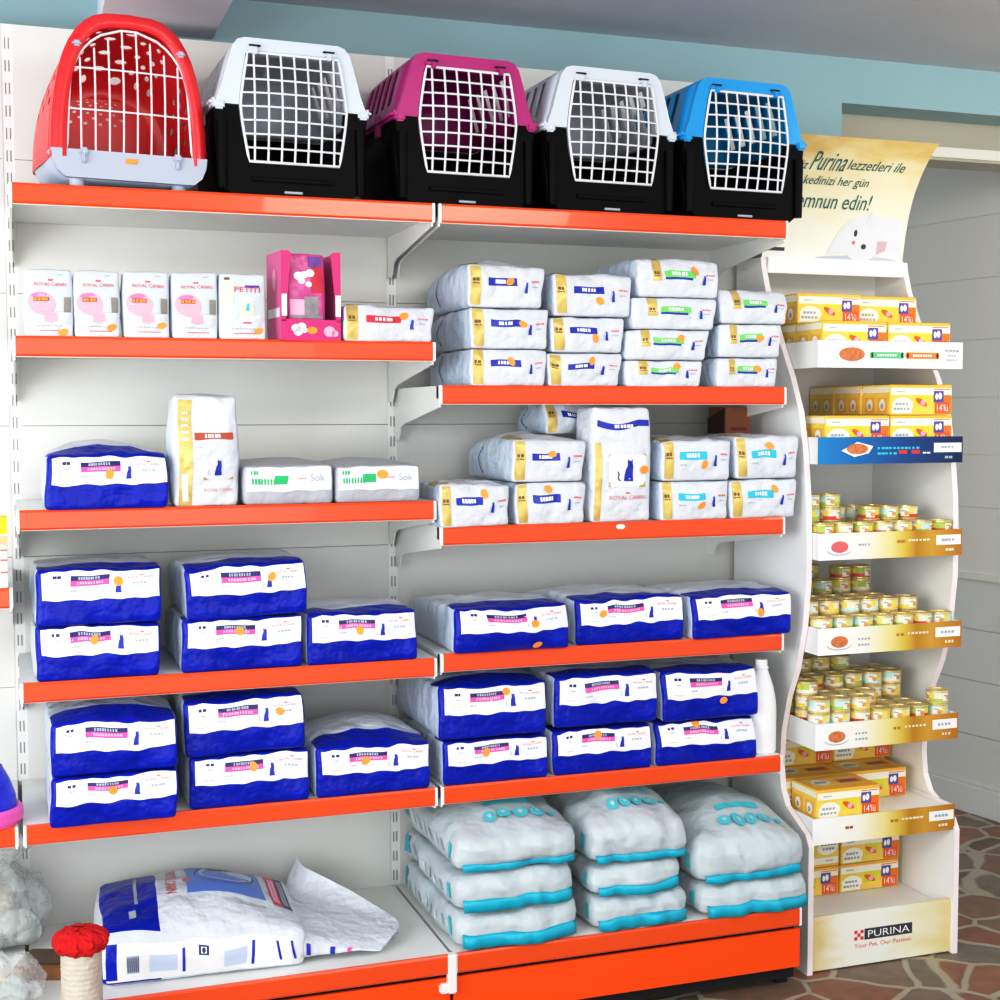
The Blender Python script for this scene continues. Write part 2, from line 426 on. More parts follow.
def floor_mat():
    m = bpy.data.materials.new('flagstone'); m.use_nodes = True; nt = m.node_tree; b = nt.nodes['Principled BSDF']
    tc = nt.nodes.new('ShaderNodeTexCoord')
    dn = nt.nodes.new('ShaderNodeTexNoise'); dn.inputs['Scale'].default_value = 5
    mx = nt.nodes.new('ShaderNodeMix'); mx.data_type = 'VECTOR'; mx.inputs['Factor'].default_value = .06
    nt.links.new(tc.outputs['Object'], dn.inputs['Vector']); nt.links.new(tc.outputs['Object'], mx.inputs['A']); nt.links.new(dn.outputs['Color'], mx.inputs['B'])
    v1 = nt.nodes.new('ShaderNodeTexVoronoi'); v1.feature = 'DISTANCE_TO_EDGE'; v1.inputs['Scale'].default_value = 6.0
    v2 = nt.nodes.new('ShaderNodeTexVoronoi'); v2.inputs['Scale'].default_value = 6.0
    for v in (v1, v2): nt.links.new(mx.outputs['Result'], v.inputs['Vector'])
    cr = nt.nodes.new('ShaderNodeValToRGB'); cr.color_ramp.elements[0].position = .03; cr.color_ramp.elements[1].position = .055
    nt.links.new(v1.outputs['Distance'], cr.inputs['Fac'])
    sp = nt.nodes.new('ShaderNodeSeparateColor'); nt.links.new(v2.outputs['Color'], sp.inputs[0])
    st = nt.nodes.new('ShaderNodeValToRGB'); e = st.color_ramp.elements
    e[0].position = 0; e[0].color = lin((104, 74, 56)); e[1].position = 1; e[1].color = lin((150, 104, 76))
    x = e.new(.35); x.color = lin((124, 114, 98)); x = e.new(.65); x.color = lin((138, 92, 66))
    nt.links.new(sp.outputs[0], st.inputs['Fac'])
    n2 = nt.nodes.new('ShaderNodeTexNoise'); n2.inputs['Scale'].default_value = 22; n2.inputs['Detail'].default_value = 5
    nt.links.new(tc.outputs['Object'], n2.inputs['Vector'])
    ov = nt.nodes.new('ShaderNodeMix'); ov.data_type = 'RGBA'; ov.blend_type = 'OVERLAY'; ov.inputs['Factor'].default_value = .5
    nt.links.new(st.outputs['Color'], ov.inputs['A']); nt.links.new(n2.outputs['Fac'], ov.inputs['B'])
    fm = nt.nodes.new('ShaderNodeMix'); fm.data_type = 'RGBA'; fm.inputs['A'].default_value = lin((172, 162, 142))
    nt.links.new(cr.outputs['Color'], fm.inputs['Factor']); nt.links.new(ov.outputs['Result'], fm.inputs['B'])
    nt.links.new(fm.outputs['Result'], b.inputs['Base Color']); b.inputs['Roughness'].default_value = .45
    bp = nt.nodes.new('ShaderNodeBump'); bp.inputs['Strength'].default_value = .5; bp.inputs['Distance'].default_value = .01
    nt.links.new(cr.outputs['Color'], bp.inputs['Height']); nt.links.new(bp.outputs['Normal'], b.inputs['Normal'])
    return m

CEIL = 2.402
mb = MB(); mb.box(-2.2, 4.2, -4.6, 2.6, -.05, 0, floor_mat()); struct(mb, 'floor')
mb = MB(); mb.box(-2.2, 4.2, -4.6, 2.6, CEIL, CEIL + .05, M_ceil); struct(mb, 'ceiling')
mb = MB()
mb.box(-2.2, 2.234, .1, .22, 0, CEIL, M_teal_wall)
mb.box(2.234, 4.2, .1, .22, 2.275, CEIL, M_teal_wall)
struct(mb, 'wall_back')
mb = MB(); mb.box(.205, .47, -4.6, .1, 2.30, CEIL, M_beam); struct(mb, 'trim_1')      # ceiling beam
mb = MB()                                                                              # lintel box of the opening
mb.box(2.236, 4.0, .222, .30, 2.205, 2.40, M_beige); mb.box(2.236, 4.0, .215, .222, 2.168, 2.198, M_grey_board)
mb.box(2.236, 4.0, .222, .34, 2.16, 2.205, M_beige)
struct(mb, 'trim_2')
# boarded side wall seen through the opening
mb = MB()
wd = Vector((-.18, .984, 0)).normalized(); wn = Vector((.984, .18, 0)).normalized(); wp = Vector((3.13, .71, 0))
def wbox(z0, z1, off, m, s0=-1.6, s1=1.7, th=.06):
    a = wp + wd * s0 - wn * off; b = wp + wd * s1 - wn * off; c = wn * th
    V = [a, b, b + c, a + c]; V = [(p.x, p.y, z0) for p in V] + [(p.x, p.y, z1) for p in V]
    mb.add(V, [(0, 3, 2, 1), (4, 5, 6, 7), (0, 1, 5, 4), (1, 2, 6, 5), (2, 3, 7, 6), (3, 0, 4, 7)], m)
seams = [.10, .274, .466, .646, .823]
for a, b in zip(seams[:-1], seams[1:]): wbox(a + .0014, b - .0014, 0, M_grey_board2)
wbox(.82, .84, .008, M_grey_board)
up = [.84, 1.071, 1.254, 1.452, 1.65, 1.86, 2.07, 2.40]
for a, b in zip(up[:-1], up[1:]): wbox(a + .0004, b - .0004, 0, M_grey_board)
wbox(0, 2.4, -.006, M_grey_board2)
struct(mb, 'wall_right')
mb = MB(); wbox(0, .095, .014, wall_mat('baseboard_paint', (232, 232, 228), .02)); struct(mb, 'baseboard_right')

# ------------------------------------------------------------------ the shelving
W = .8875; D = .388; DB = .4845; g = .004
ST = dict(T=1.8585, L2=1.554, R2=1.459, L3=1.202, R3=1.143, L4=.8485, R4=.8566, L5=.5533, R5=.554, B=.204)
Z0 = 2.271
unit = thing('shelving_unit', 'white metal wall shelving with orange price rails, standing along the back wall', 'shelving', (0, 0, 0))
mbp = MB()
XL = -.62
for i, (xa, xb) in enumerate(((XL, -.012), (.012, W - .012), (W + .012, 2 * W + .12))):
    for k in range(8):
        zt = Z0 - .3 * k; zb = max(.02, zt - .3)
        pm = MB(); pm.box(xa, xb, 0, .018, zb + .0006, zt - .0006, M_panel); pm.build('back_panel', unit)
for x in (0, W, 2 * W):
    um = MB(); um.box(x - .012, x + .012, .002, .06, 0, Z0, M_white_metal)
    for k in range(44):
        z = Z0 - .03 - k * .05
        um.box(x - .005, x - .002, .0012, .004, z - .025, z, M_slot); um.box(x + .003, x + .006, .0012, .004, z - .025, z, M_slot)
    um.build('upright', unit)
def shelf(x0, x1, z, depth=D, rail=.04, brk=True):
    sm = MB(); sm.box(x0 + g, x1 - g, -depth + .004, -.001, z - .028, z, M_white_metal)
    s = sm.build('shelf', unit)
    rm = MB()
    pr = [(-depth - .003, z + .001), (-depth - .006, z - .004), (-depth - .006, z - rail + .004), (-depth - .003, z - rail), (-depth + .003, z - rail), (-depth + .003, z + .001)]
    rm.prism_yz(pr, x0 + g + .007, x1 - g - .007, M_orange)
    rm.box(x0 + g, x1 - g, -depth, -depth + .008, z - rail - .0015, z - rail, M_white_metal)
    for xe in (x0 + g, x1 - g - .007): rm.box(xe, xe + .007, -depth - .0065, -depth + .02, z - rail - .001, z + .001, M_white_metal, .0015)
    rm.build('price_rail', s)
    if brk:
        for xe in (x0 + g + .002, x1 - g - .006):
            bm_ = MB()
            bm_.prism_yz([(0, z - .028), (-depth + .006, z - .028), (-depth + .006, z - .048), (-.075, z - .088), (-.05, z - .098), (-.03, z - .128), (0, z - .128)], xe, xe + .004, M_white_metal)
            bm_.build('bracket', s)
    return s
for k in ('T', 'L2', 'L3', 'L4', 'L5'): shelf(-.007, W, ST[k])
for k, z in (('T', ST['T']), ('R2', ST['R2']), ('R3', ST['R3']), ('R4', ST['R4']), ('R5', ST['R5'])): shelf(W, 2 * W, z)
shelf(XL, -.008, 1.045); shelf(XL, -.008, .553)
for x0, x1 in ((XL, 0), (0, W), (W, 2 * W)):
    bs = shelf(x0, x1, ST['B'], DB, .043, False)
    km = MB(); km.box(x0 + g, x1 - g, -DB + .004, -DB + .012, .056, .150, M_orange_kick); km.box(x0 + g, x1 - g, -DB + .03, -DB + .036, .02, .19, M_dark)
    km.build('kick_plate', bs)
    fm = MB()
    for xx in (x0 + .01, x1 - .04): fm.box(xx, xx + .03, -DB + .05, -DB + .08, 0, .17, M_dark)
    fm.build('foot', bs)
hm = MB(); hm.box(W - .012, W + .008, -DB - .012, -DB + .01, .118, .206, M_white_metal, .003); hm.box(W - .03, W + .008, -DB - .008, -DB + .02, .118, .140, M_white_metal, .004); hm.build('rail_joint', unit)

# ------------------------------------------------------------------ blue fronted bags
Y0 = -.392
G4L = 'blue-fronted bags stacked on the fourth shelf'; dB = .36
bag_thing('blue-fronted bag, bottom of the leftmost stack on the fourth left shelf', G4L, .028, .275, Y0, ST['L4'], .112, dB, 'blue', 1, (.46, .45), name='pet_food_bag')
bag_thing('blue-fronted bag with crumpled label, top of the leftmost stack on the fourth left shelf', G4L, .030, .278, Y0, ST['L4'] + .114, .113, dB, 'blue', 2, (.67, .40), amp=.006)
bag_thing('blue-fronted bag at bottom of the second stack on the fourth left shelf', G4L, .322, .578, Y0, ST['L4'], .112, dB, 'blue', 3, (.46, .40))
bag_thing('blue-fronted bag on top of the second stack on the fourth left shelf', G4L, .335, .590, Y0, ST['L4'] + .114, .112, dB, 'blue', 4, (.70, .40), ry=-.03, amp=.005)
bag_thing('single blue-fronted bag at the right end of the fourth left shelf', G4L, .589, .838, Y0, ST['L4'], .110, dB, 'blue', 5, (.44, .60))
bag_thing('bulging blue-fronted bag, leftmost of three on the fourth right shelf', G4L, .922, 1.196, Y0 - .015, ST['R4'], .100, .37, 'blue', 6, (.68, .66), bf=.014, lean=.2, amp=.006)
bag_thing('blue-fronted bag, middle of three on the fourth right shelf', G4L, 1.223, 1.500, Y0, ST['R4'], .104, .36, 'blue', 7, (.20, .50), lean=.2, amp=.006)
bag_thing('tilted blue-fronted bag, rightmost of three on the fourth right shelf', G4L, 1.520, 1.790, Y0 - .01, ST['R4'], .102, .36, 'blue', 8, (.66, .80), lean=.28, ry=-.01)
G5 = 'blue-fronted bags stacked on the fifth shelf'
bag_thing('blue-fronted bag overhanging the rail, bottom of leftmost stack on the fifth left shelf', G5, .052, .303, Y0 - .042, ST['L5'], .102, dB, 'blue', 9, (.46, .52), amp=.0055)
bag_thing('blue-fronted bag on top of the leftmost stack on the fifth left shelf', G5, .054, .304, Y0 - .036, ST['L5'] + .104, .108, dB, 'blue', 10, None, bt=.026)
bag_thing('blue-fronted bag at bottom of the second stack on the fifth left shelf', G5, .335, .593, Y0, ST['L5'], .112, dB, 'blue', 11, (.51, .40))
bag_thing('blue-fronted bag on top of the second stack on the fifth left shelf', G5, .326, .581, Y0, ST['L5'] + .115, .118, dB, 'blue', 12, (.80, .50), ry=-.012)
bag_thing('single blue-fronted bag with humped top at right end of the fifth left shelf', G5, .608, .868, Y0, ST['L5'], .108, dB, 'blue', 13, (.40, .52), bt=.03)
bag_thing('blue-fronted bag, bottom left of the six stacked on the fifth right shelf', G5, .899, 1.150, Y0, ST['R5'], .100, .37, 'blue', 14, (.36, .50))
bag_thing('blue-fronted bag, top left of the six stacked on the fifth right shelf', G5, .889, 1.148, Y0, ST['R5'] + .106, .118, .37, 'blue', 15, (.62, .22), bt=.02)
bag_thing('blue-fronted bag, bottom middle of the six stacked on the fifth right shelf', G5, 1.166, 1.418, Y0, ST['R5'], .104, .37, 'blue', 16, (.42, .24))
bag_thing('blue-fronted bag, top middle of the six stacked on the fifth right shelf', G5, 1.171, 1.432, Y0, ST['R5'] + .112, .116, .37, 'blue', 17, None)
bag_thing('blue-fronted bag leaning back, bottom right of the six stacked on the fifth right shelf', G5, 1.430, 1.700, Y0, ST['R5'], .100, .37, 'blue', 18, (.38, .06), lean=.42)
bag_thing('blue-fronted bag, top right of the six stacked on the fifth right shelf', G5, 1.447, 1.702, Y0, ST['R5'] + .106, .116, .37, 'blue', 19, (.62, 1.2), lean=.2)
bag_thing('single blue-fronted bag lying at the left end of the third left shelf', None, .055, .298, Y0 - .012, ST['L3'], .110, .36, 'blue', 20, (.50, .62), bt=.022, amp=.005)

# ------------------------------------------------------------------ gold banded white bags
G2 = 'white gold-banded bags stacked on the second right shelf'
gl = .33
def goldstack(rows, z, kind, group, d=gl):
    for (lab, x0, x1, h, seed, st, kw) in rows:
        bag_thing(lab, group, x0, x1, Y0 + kw.pop('dy', 0), z, h - .002, d, kind, seed, st, **kw); z += h
A = 'white gold-banded bag with blue name strip, '
goldstack([(A + 'bottom of the leftmost stack on second right shelf', .966, 1.143, .084, 21, (.02, .66), {}),
           (A + 'middle of the leftmost stack on second right shelf', .966, 1.146, .092, 22, (.17, .60), {}),
           (A + 'top of the leftmost stack on second right shelf', .960, 1.136, .094, 23, (.05, .62), dict(bt=.02))], ST['R2'], 'gold_blue', G2)
goldstack([(A + 'bottom of the second stack on second right shelf', 1.151, 1.328, .078, 24, (.10, .75), {}),
           (A + 'middle of the second stack on second right shelf', 1.160, 1.334, .083, 25, (.10, .40), {}),
           (A + 'top of the second stack on second right shelf', 1.166, 1.352, .096, 26, (.08, .36), {})], ST['R2'], 'gold_blue', G2)
A = 'white bag with green name strip, '
goldstack([(A + 'bottom of the four-high third stack on second right shelf', 1.346, 1.540, .063, 27, (.17, .75), dict(amp=.0065)),
           (A + 'second from bottom of the four-high stack, second shelf', 1.344, 1.552, .072, 28, (.17, .72), dict(amp=.0055)),
           (A + 'third from bottom of the four-high stack, second shelf', 1.362, 1.574, .075, 29, None, dict(amp=.005)),
           (A + 'top of the four-high stack on second right shelf', 1.378, 1.580, .090, 30, (.2, .72), dict(lean=.3))], ST['R2'], 'gold_green', G2)
goldstack([(A + 'bottom of the rightmost stack on second right shelf', 1.582, 1.742, .072, 31, (.16, .62), {}),
           (A + 'middle of the rightmost stack on second right shelf', 1.588, 1.752, .080, 32, (.16, .55), {}),
           (A + 'top of the rightmost stack on second right shelf', 1.594, 1.768, .080, 33, None, dict(lean=.5))], ST['R2'], 'gold_green', G2)
G3 = 'white gold-banded bags on the third right shelf'
A = 'white gold-banded bag with blue name strip, '
bag_thing(A + 'alone at left end of third right shelf', G3, .890, 1.050, Y0 - .01, ST['R3'], .092, .30, 'gold_blue', 34, (.16, .78), amp=.006, ry=-.02)
goldstack([(A + 'lower of two left of the upright bag', 1.072, 1.240, .098, 35, (-.03, .82), {}),
           (A + 'upper of two left of the upright bag', 1.066, 1.238, .094, 36, (.04, .68), dict(bt=.014))], ST['R3'], 'gold_blue', G3)
A = 'white gold-banded bag with turquoise name strip, '
goldstack([(A + 'lower of the stack right of the upright bag', 1.437, 1.612, .094, 37, (.08, .38), {}),
           (A + 'upper of the stack right of the upright bag', 1.440, 1.618, .098, 38, (.10, .40), {})], ST['R3'], 'gold_cyan', G3)
goldstack([(A + 'lower of the rightmost stack on third right shelf', 1.622, 1.798, .096, 39, (.16, .74), {}),
           (A + 'upper of the rightmost stack on third right shelf', 1.635, 1.800, .100, 40, (.05, .78), {})], ST['R3'], 'gold_cyan', G3)
bag_thing('small white gold-banded bag with red name strip lying right of the pink display box', None, .677, .876, Y0, ST['L2'], .078, .30, 'gold_red', 41, (.17, .72), lean=.3)
bag_thing('crumpled white bag lying on the two-bag stack behind the upright white bag', None, 1.198, 1.335, -.262, ST['R3'] + .205, .072, .2, 'gold_blue', 42, None, amp=.008, lean=.3)
# ------------------------------------------------------------------ grey bags with green print
bag_thing('grey bag with squared green print, left of the two on third left shelf', 'grey green-printed bags on the third left shelf', .457, .650, Y0, ST['L3'], .084, .33, 'green', 43, None)
bag_thing('grey bag with green print and orange sticker, right of two on third left shelf', 'grey green-printed bags on the third left shelf', .656, .846, Y0, ST['L3'], .082, .33, 'green', 44, (.54, .36))

# ------------------------------------------------------------------ upright bags
def upright_bag(label, x0, x1, z, h, d, seed, strip, side_gold, st=None, rz=0.0, rx=0.0):
    w = x1 - x0
    t = thing('standing_pet_food_bag', label, 'bag', ((x0 + x1) / 2, Y0 + .005, z), (rx, 0, rz), None)
    bag = Bag(w, d, h, r=.010, bt=.004, bf=.008, bs=.006, amp=.0035, freq=9, seed=seed, n=(14, 10, 22))
    mb = MB()
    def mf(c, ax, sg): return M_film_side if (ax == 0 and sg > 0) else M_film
    bag.mesh(mb, mf)
    pb = mb; D_ = Decal(pb, bag.front); Ls = Decal(pb, bag.left)
    ga = -w * .5 + .006
    if side_gold:
        D_.rect(ga, -w * .36, h * .02, h * .70, M_gold, .0014); 
    else:
        D_.rect(ga + .004, -w * .22, h * .01, h * .97, M_gold, .0014)
        for i in range(5): D_.rect(ga + .012, -w * .27, h * (.60 + .06 * i), h * (.62 + .06 * i), M_ink_white, .002)
        D_.rect(ga + .012, -w * .27, h * .05, h * .30, M_film, .002, skew=-.06)
    cx = w * .10
    if strip == 'blue':
        n = 10; P = [(-w * .42 + w * .88 * i / n, h * (.895 - .035 * sin(pi * min(1, i / n * 1.3)))) for i in range(n + 1)]
        for i in range(n): D_.poly([(P[i][0], P[i][1] - h * .055), (P[i + 1][0], P[i + 1][1] - h * .055), P[i + 1], P[i]], M_ink_blue, .0014)
        D_.scribble(-w * .14, w * .20, h * .825, h * .855, M_ink_white, .0022, n=6, seed=seed)
        D_.rect(-w * .26, w * .40, h * .31, h * .60, M_label, .0012)
        D_.shape(CAT, -w * .10, w * .20, h * .36, h * .56, M_ink_blue); D_.shape(TAILC, -w * .14, w * .16, h * .36, h * .52, M_ink_dark)
        for (a, b, s_) in ((-w * .26, h * .31, 1), (w * .40, h * .31, -1)): D_.poly([(a, b), (a + s_ * w * .13, b), (a, b + h * .05)], M_gold, .0016)
        for (a, b, s_) in ((-w * .26, h * .60, 1), (w * .40, h * .60, -1)): D_.poly([(a, b), (a, b - h * .025), (a + s_ * w * .06, b)], M_gold, .0016)
        D_.text('ROYAL CANIN', -w * .24, w * .40, h * .20, h * .235, M_ink_palered); D_.scribble(w * .04, w * .12, h * .25, h * .265, M_ink_palered, n=1)
        S = (w * .36, h * .46)
    else:
        D_.rect(-w * .18, w * .42, h * .60, h * .665, M_ink_brick, .0014, rag=.002)
        D_.scribble(-w * .02, w * .24, h * .615, h * .65, M_ink_white, .0022, n=5, seed=seed)
        D_.scribble(-w * .16, -w * .06, h * .525, h * .535, M_ink_grey, n=2, seed=seed)
        D_.shape(CAT, w * .06, w * .26, h * .28, h * .42, M_ink_blue); D_.shape(TAILC, 0, w * .2, h * .28, h * .38, M_ink_grey)
        for (a, b, s_) in ((-w * .05, h * .24, 1), (w * .42, h * .24, -1)): D_.poly([(a, b), (a + s_ * w * .1, b), (a, b + h * .03)], M_gold, .0016)
        D_.text('ROYAL CANIN', -w * .04, w * .40, h * .135, h * .165, M_ink_palered)
        S = None
    pb.build('bag_body', t)
    if st: sticker(t, bag, bag.front, S[0], S[1], .013, .010)
    return t
upright_bag('tall white bag with gold edge and brown strip standing on the third left shelf', .312, .445, ST['L3'], .234, .10, 51, 'brown', False)
tb = upright_bag('tall white bag with blue strip and blue cat standing on the third right shelf', 1.262, 1.412, ST['R3'], .266, .10, 52, 'blue', True, True)

# ------------------------------------------------------------------ kitten boxes
M_pinkblob = mat('kitten_pink', (232, 172, 190), 0.45)
M_pinkblob2 = mat('kitten_pink_dark', (222, 130, 176), 0.45)
M_kit_grey = mat('kitten_picture', (150, 146, 138), 0.5, var=.3, bscale=90)
M_paleblue = mat('pack_paleblue', (208, 216, 222), 0.4, bump=.15, bscale=30)
M_yellowwhite = mat('pack_cream', (232, 226, 200), .5, var=.2, bscale=60)
def kitten(label, x0, x1, h, seed, st, other=False):
    w = x1 - x0
    t = thing('kitten_food_pack', label, 'box', ((x0 + x1) / 2, Y0 + .004, ST['L2']), (0, 0, 0), 'small kitten food packs in a row')
    bag = Bag(w, .065, h, r=.005, bt=.002, bf=.004, bs=.003, amp=.0016, freq=14, seed=seed, n=(10, 6, 14))
    mb = MB(); hz = h / 2
    bag.mesh(mb, lambda c, ax, sg: M_film if c[2] < -hz + h * .38 else M_paleblue)
    pb = mb; D_ = Decal(pb, bag.front, .008)
    if not other:
        D_.disc(-w * .16, h * .50, w * .30, h * .17, M_pinkblob, .0012, n=20, rot=-.35)
        D_.poly([(-w * .1, h * .36), (w * .16, h * .36), (w * .18, h * .24), (w * .06, h * .21), (-w * .10, h * .23)], M_pinkblob, .0012)
        D_.disc(-w * .20, h * .62, w * .17, h * .035, M_pinkblob2, .0015, n=16, rot=.1)
        D_.rect(-w * .32, w * .0, h * .53, h * .59, M_ink_brick, .002); D_.scribble(-w * .31, 0, h * .54, h * .58, M_sticker, .0026, n=4, seed=seed)
        D_.rect(w * .32, w * .47, h * .37, h * .60, M_kit_grey, .0015)
        D_.text('ROYAL CANIN', -w * .30, w * .38, h * .755, h * .805, M_ink_red); D_.scribble(-w * .02, w * .10, h * .83, h * .86, M_ink_palered, n=2)
        D_.scribble(w * .18, w * .32, h * .92, h * .935, M_ink_grey, n=3)
        D_.rect(-w * .48, w * .48, h * .372, h * .378, M_ink_grey, .0011)
    else:
        D_.rect(-w * .45, -w * .20, h * .50, h * .90, M_yellowwhite, .0012); D_.rect(-w * .40, -w * .28, h * .90, h * .94, M_golddk, .0014)
        D_.text('PETITI', -w * .18, w * .38, h * .72, h * .80, M_ink_red); D_.rect(w * .05, w * .36, h * .79, h * .83, M_ink_blue, .0022)
        D_.disc(w * .10, h * .48, w * .16, h * .12, M_yellowwhite, .0012); D_.shape(CAT, w * .02, w * .16, h * .44, h * .56, M_ink_cyan)
        D_.rect(0, w * .18, h * .24, h * .27, M_ink_palered, .0014)
    D_.scribble(-w * .25, w * .30, h * .155, h * .17, M_ink_grey, n=6, seed=seed)
    D_.rect(-w * .2, w * .32, h * .085, h * .10, M_ink_palered, .0014)
    pb.build('pack_body', t)
    if st: sticker(t, bag, bag.front, st[0] * w, st[1] * h, .010, .0065, .3)
kitten('white and pink kitten food pack, first from the left on the second left shelf', .024, .114, .134, 61, (.30, .07))
kitten('white and pink kitten food pack, second from the left, sticker near its right edge', .119, .207, .135, 62, (.32, .15))
kitten('white and pink kitten food pack, third from the left on the second left shelf', .216, .306, .136, 63, (.34, .19))
kitten('white and pink kitten food pack without sticker, fourth from the left', .314, .406, .137, 64, None)
kitten('white pack with blue and red name, rightmost of the row beside the pink box', .411, .507, .138, 65, (.34, .13), True)

# ------------------------------------------------------------------ pink display box with pouches
M_pink = mat('pink_card', (214, 44, 126), .45)
M_pinkl = mat('pink_card_light', (222, 104, 160), .45)
M_pouch = mat('pouch_pink', (206, 84, 150), .3, bump=.6, var=.4, bscale=18)
M_purple = mat('pouch_purple', (110, 50, 150), .35)
M_crim = mat('pouch_red', (200, 20, 60), .35)
M_furgrey = mat('pouch_grey', (150, 146, 150), .5, var=.45, bscale=60)
pk = thing('pink_display_box', 'tall pink open-fronted display box of treats on the second left shelf', 'box', (.605, Y0, ST['L2']), (0, 0, .10))
mb = MB(); hw = .066; dp = .11; th = .0025; H = .19
mb.box(-hw, -hw + th, 0, dp, 0, H, M_pinkl); mb.box(hw - th, hw, 0, dp, 0, H, M_pinkl); mb.box(-hw, hw, dp - th, dp, 0, H, M_pinkl); mb.box(-hw, hw, 0, dp, 0, th, M_pinkl)
mb.box(-hw, hw, -th, 0, 0, .045, M_pink)
for s_ in (-1, 1):
    mb.prism_xz([(s_ * hw, .04), (s_ * (hw - .010), .04), (s_ * (hw - .012), .08), (s_ * (hw - .022), .185), (s_ * (hw - .016), H), (s_ * hw, H)], -th, 0, M_pink)
pb = mb; Dk = Decal(pb, lambda a, b, off: Vector((a, -th - off, b)))
for s_ in (-1, 1): Dk.rect(s_ * hw * .995, s_ * (hw - .012), .052, .098, M_ink_white, .0006)
for (a, b, r_) in ((-.034, .026, .011), (-.022, .030, .010), (-.030, .018, .010), (-.016, .022, .007)): Dk.disc(a, b, r_, r_ * .8, M_ink_white, .0008)
for (a, b, r_) in ((.040, .020, .013), (.052, .016, .008)): Dk.disc(a, b, r_, r_ * .9, M_ink_palepink, .0008)
Ds = Decal(pb, lambda a, b, off: Vector((-hw - off, a, b))); Ds.disc(.05, .13, .014, .025, M_ink_palepink, .0008); Ds.rect(.01, .10, .05, .07, M_ink_white, .0006)
pb.build('carton', pk)
mb = MB(); Dk = Decal(mb, lambda a, b, off: Vector((a, -th - off, b))); Dk.disc(.001, .022, .012, .008, M_sticker, .0016); mb.build('price_sticker', pk)
for k, (yy, x0, x1, zz) in enumerate(((.012, -.047, .036, .183), (.045, -.05, .034, .180), (.075, -.048, .035, .178))):
    lab = ['pink treat pouch with white cat lettering, front one in the pink display box', 'pink treat pouch behind the front pouch in the pink display box', 'pink treat pouch at the back of the pink display box'][k]
    t = thing('treat_pouch', lab, 'pouch', ((.605 + (x0 + x1) / 2 * cos(.1) - yy * sin(.1)), Y0 + yy * cos(.1) + (x0 + x1) / 2 * sin(.1), ST['L2'] + .003), (-.03, 0, .10), 'treat pouches in the pink box')
    bag = Bag(x1 - x0, .022, zz, r=.005, amp=.002, bf=.003, bt=.001, bs=.001, seed=70 + k, n=(10, 4, 16)); m2 = MB(); bag.mesh(m2, lambda c, ax, sg: M_pouch)
    if k == 0:
        m3 = m2; Dp = Decal(m3, bag.front, .01); w = x1 - x0
        Dp.rect(w * .05, w * .42, .155, .178, M_purple, .001); Dp.rect(w * .12, w * .44, .10, .155, M_crim, .001)
        for (a, b, r_) in ((-.018, .135, .011), (-.006, .138, .009), (.008, .142, .010), (-.012, .125, .008), (.004, .118, .007)): Dp.disc(a, b, r_, r_ * .85, M_ink_white, .0016)
        Dp.rect(-w * .45, -w * .05, .05, .085, M_ink_palepink, .001); Dp.rect(-w * .08, w * .30, .046, .092, M_furgrey, .0012)
        Dp.rect(-w * .42, w * .42, .045, .052, M_furgrey, .0014)
    m2.build('pouch_body', t)

# ------------------------------------------------------------------ big litter bags on the base shelf
M_tealink = mat('teal_ink', (70, 200, 212), 0.4)
GT = 'silver and turquoise sacks on the base shelf'
def teal_bag(label, x0, x1, z, h, seed, bt, sag, flap=.3, word=False, y=-.468, d=.43, top=False, rz=0.0, taper=0.0):
    w = x1 - x0
    t = thing('litter_sack', label, 'sack', ((x0 + x1) / 2, y, z), (0, 0, rz), GT)
    bag = Bag(w, d, h, r=min(.030, h * .40), bt=bt, bf=.010, bs=.004, amp=.0075, freq=8, seed=seed, n=(26, 28, 8), crease=1.3, fine=.003, fold=.0065, sag=sag, taper=taper, flat=not top)
    mb = MB(); bag.mesh(mb, lambda c, ax, sg: M_silver)
    Dl = Decal(mb, bag.left)
    for i in range(7): Dl.rect(d * (.16 + .1 * i), d * (.19 + .1 * i), h * .35, h * .62, M_film if i % 2 else M_greyfilm, .0015, skew=.5)
    Dl.rect(d * .06, d * .10, h * .3, h * .7, M_tealink, .0015)
    Dl.rect(d * .86, d * .97, h * .3, h * .8, M_teal, .0015)
    if top:
        Dt = Decal(mb, bag.top)
        for i in range(4): Dt.disc(-w * .16 + i * w * .13, d * .13, w * .055, d * .034, M_tealink, .0065)
        for i in range(4): Dt.disc(-w * .16 + i * w * .13, d * .13, w * .022, d * .014, M_silver, .0078)
        Dt.disc(w * .36, d * .14, w * .03, d * .02, M_tealink, .004)
        if word: Dt.text('Active', -w * .14, w * .26, d * .21, d * .29, M_tealink, .007)
        else: Dt.rect(-w * .16, w * .24, d * .23, d * .27, M_tealink, .003)
    mb.build('sack_body', t)
    # crimped turquoise end seam drooping over the front
    fb = MB(); n = 26; V = []
    for i in range(n + 1):
        a = -w * .44 + w * .92 * i / n
        wob = .006 * noise.noise(Vector((a * 26, seed, 0))); wob2 = .008 * noise.noise(Vector((a * 14, seed + 5, 0)))
        p0 = bag.F((a, -d / 2 - .001, h * flap + .010 + wob2 - h / 2), .001); p1 = bag.F((a, -d / 2 - .001, h * flap - h / 2 + wob2), .003)
        V += [p0, p1 + Vector((0, -.005 + wob, .002)), Vector((p1.x, p1.y - .007 + wob * 1.4, max(.003, p1.z - .018 + wob2)))]
    fb.add(V, [(i * 3 + k, i * 3 + k + 1, i * 3 + k + 4, i * 3 + k + 3) for i in range(n) for k in range(2)], M_teal, True)
    fb.build('end_seam', t, .0015)
    return t
bz = ST['B']
teal_bag('silver sack with turquoise seam, bottom of the left stack on the base shelf', .899, 1.196, bz, .082, 81, .008, 0, .28)
teal_bag('silver sack with turquoise seam, middle of the left stack on the base shelf', .901, 1.190, bz + .083, .085, 82, .008, 0, .22)
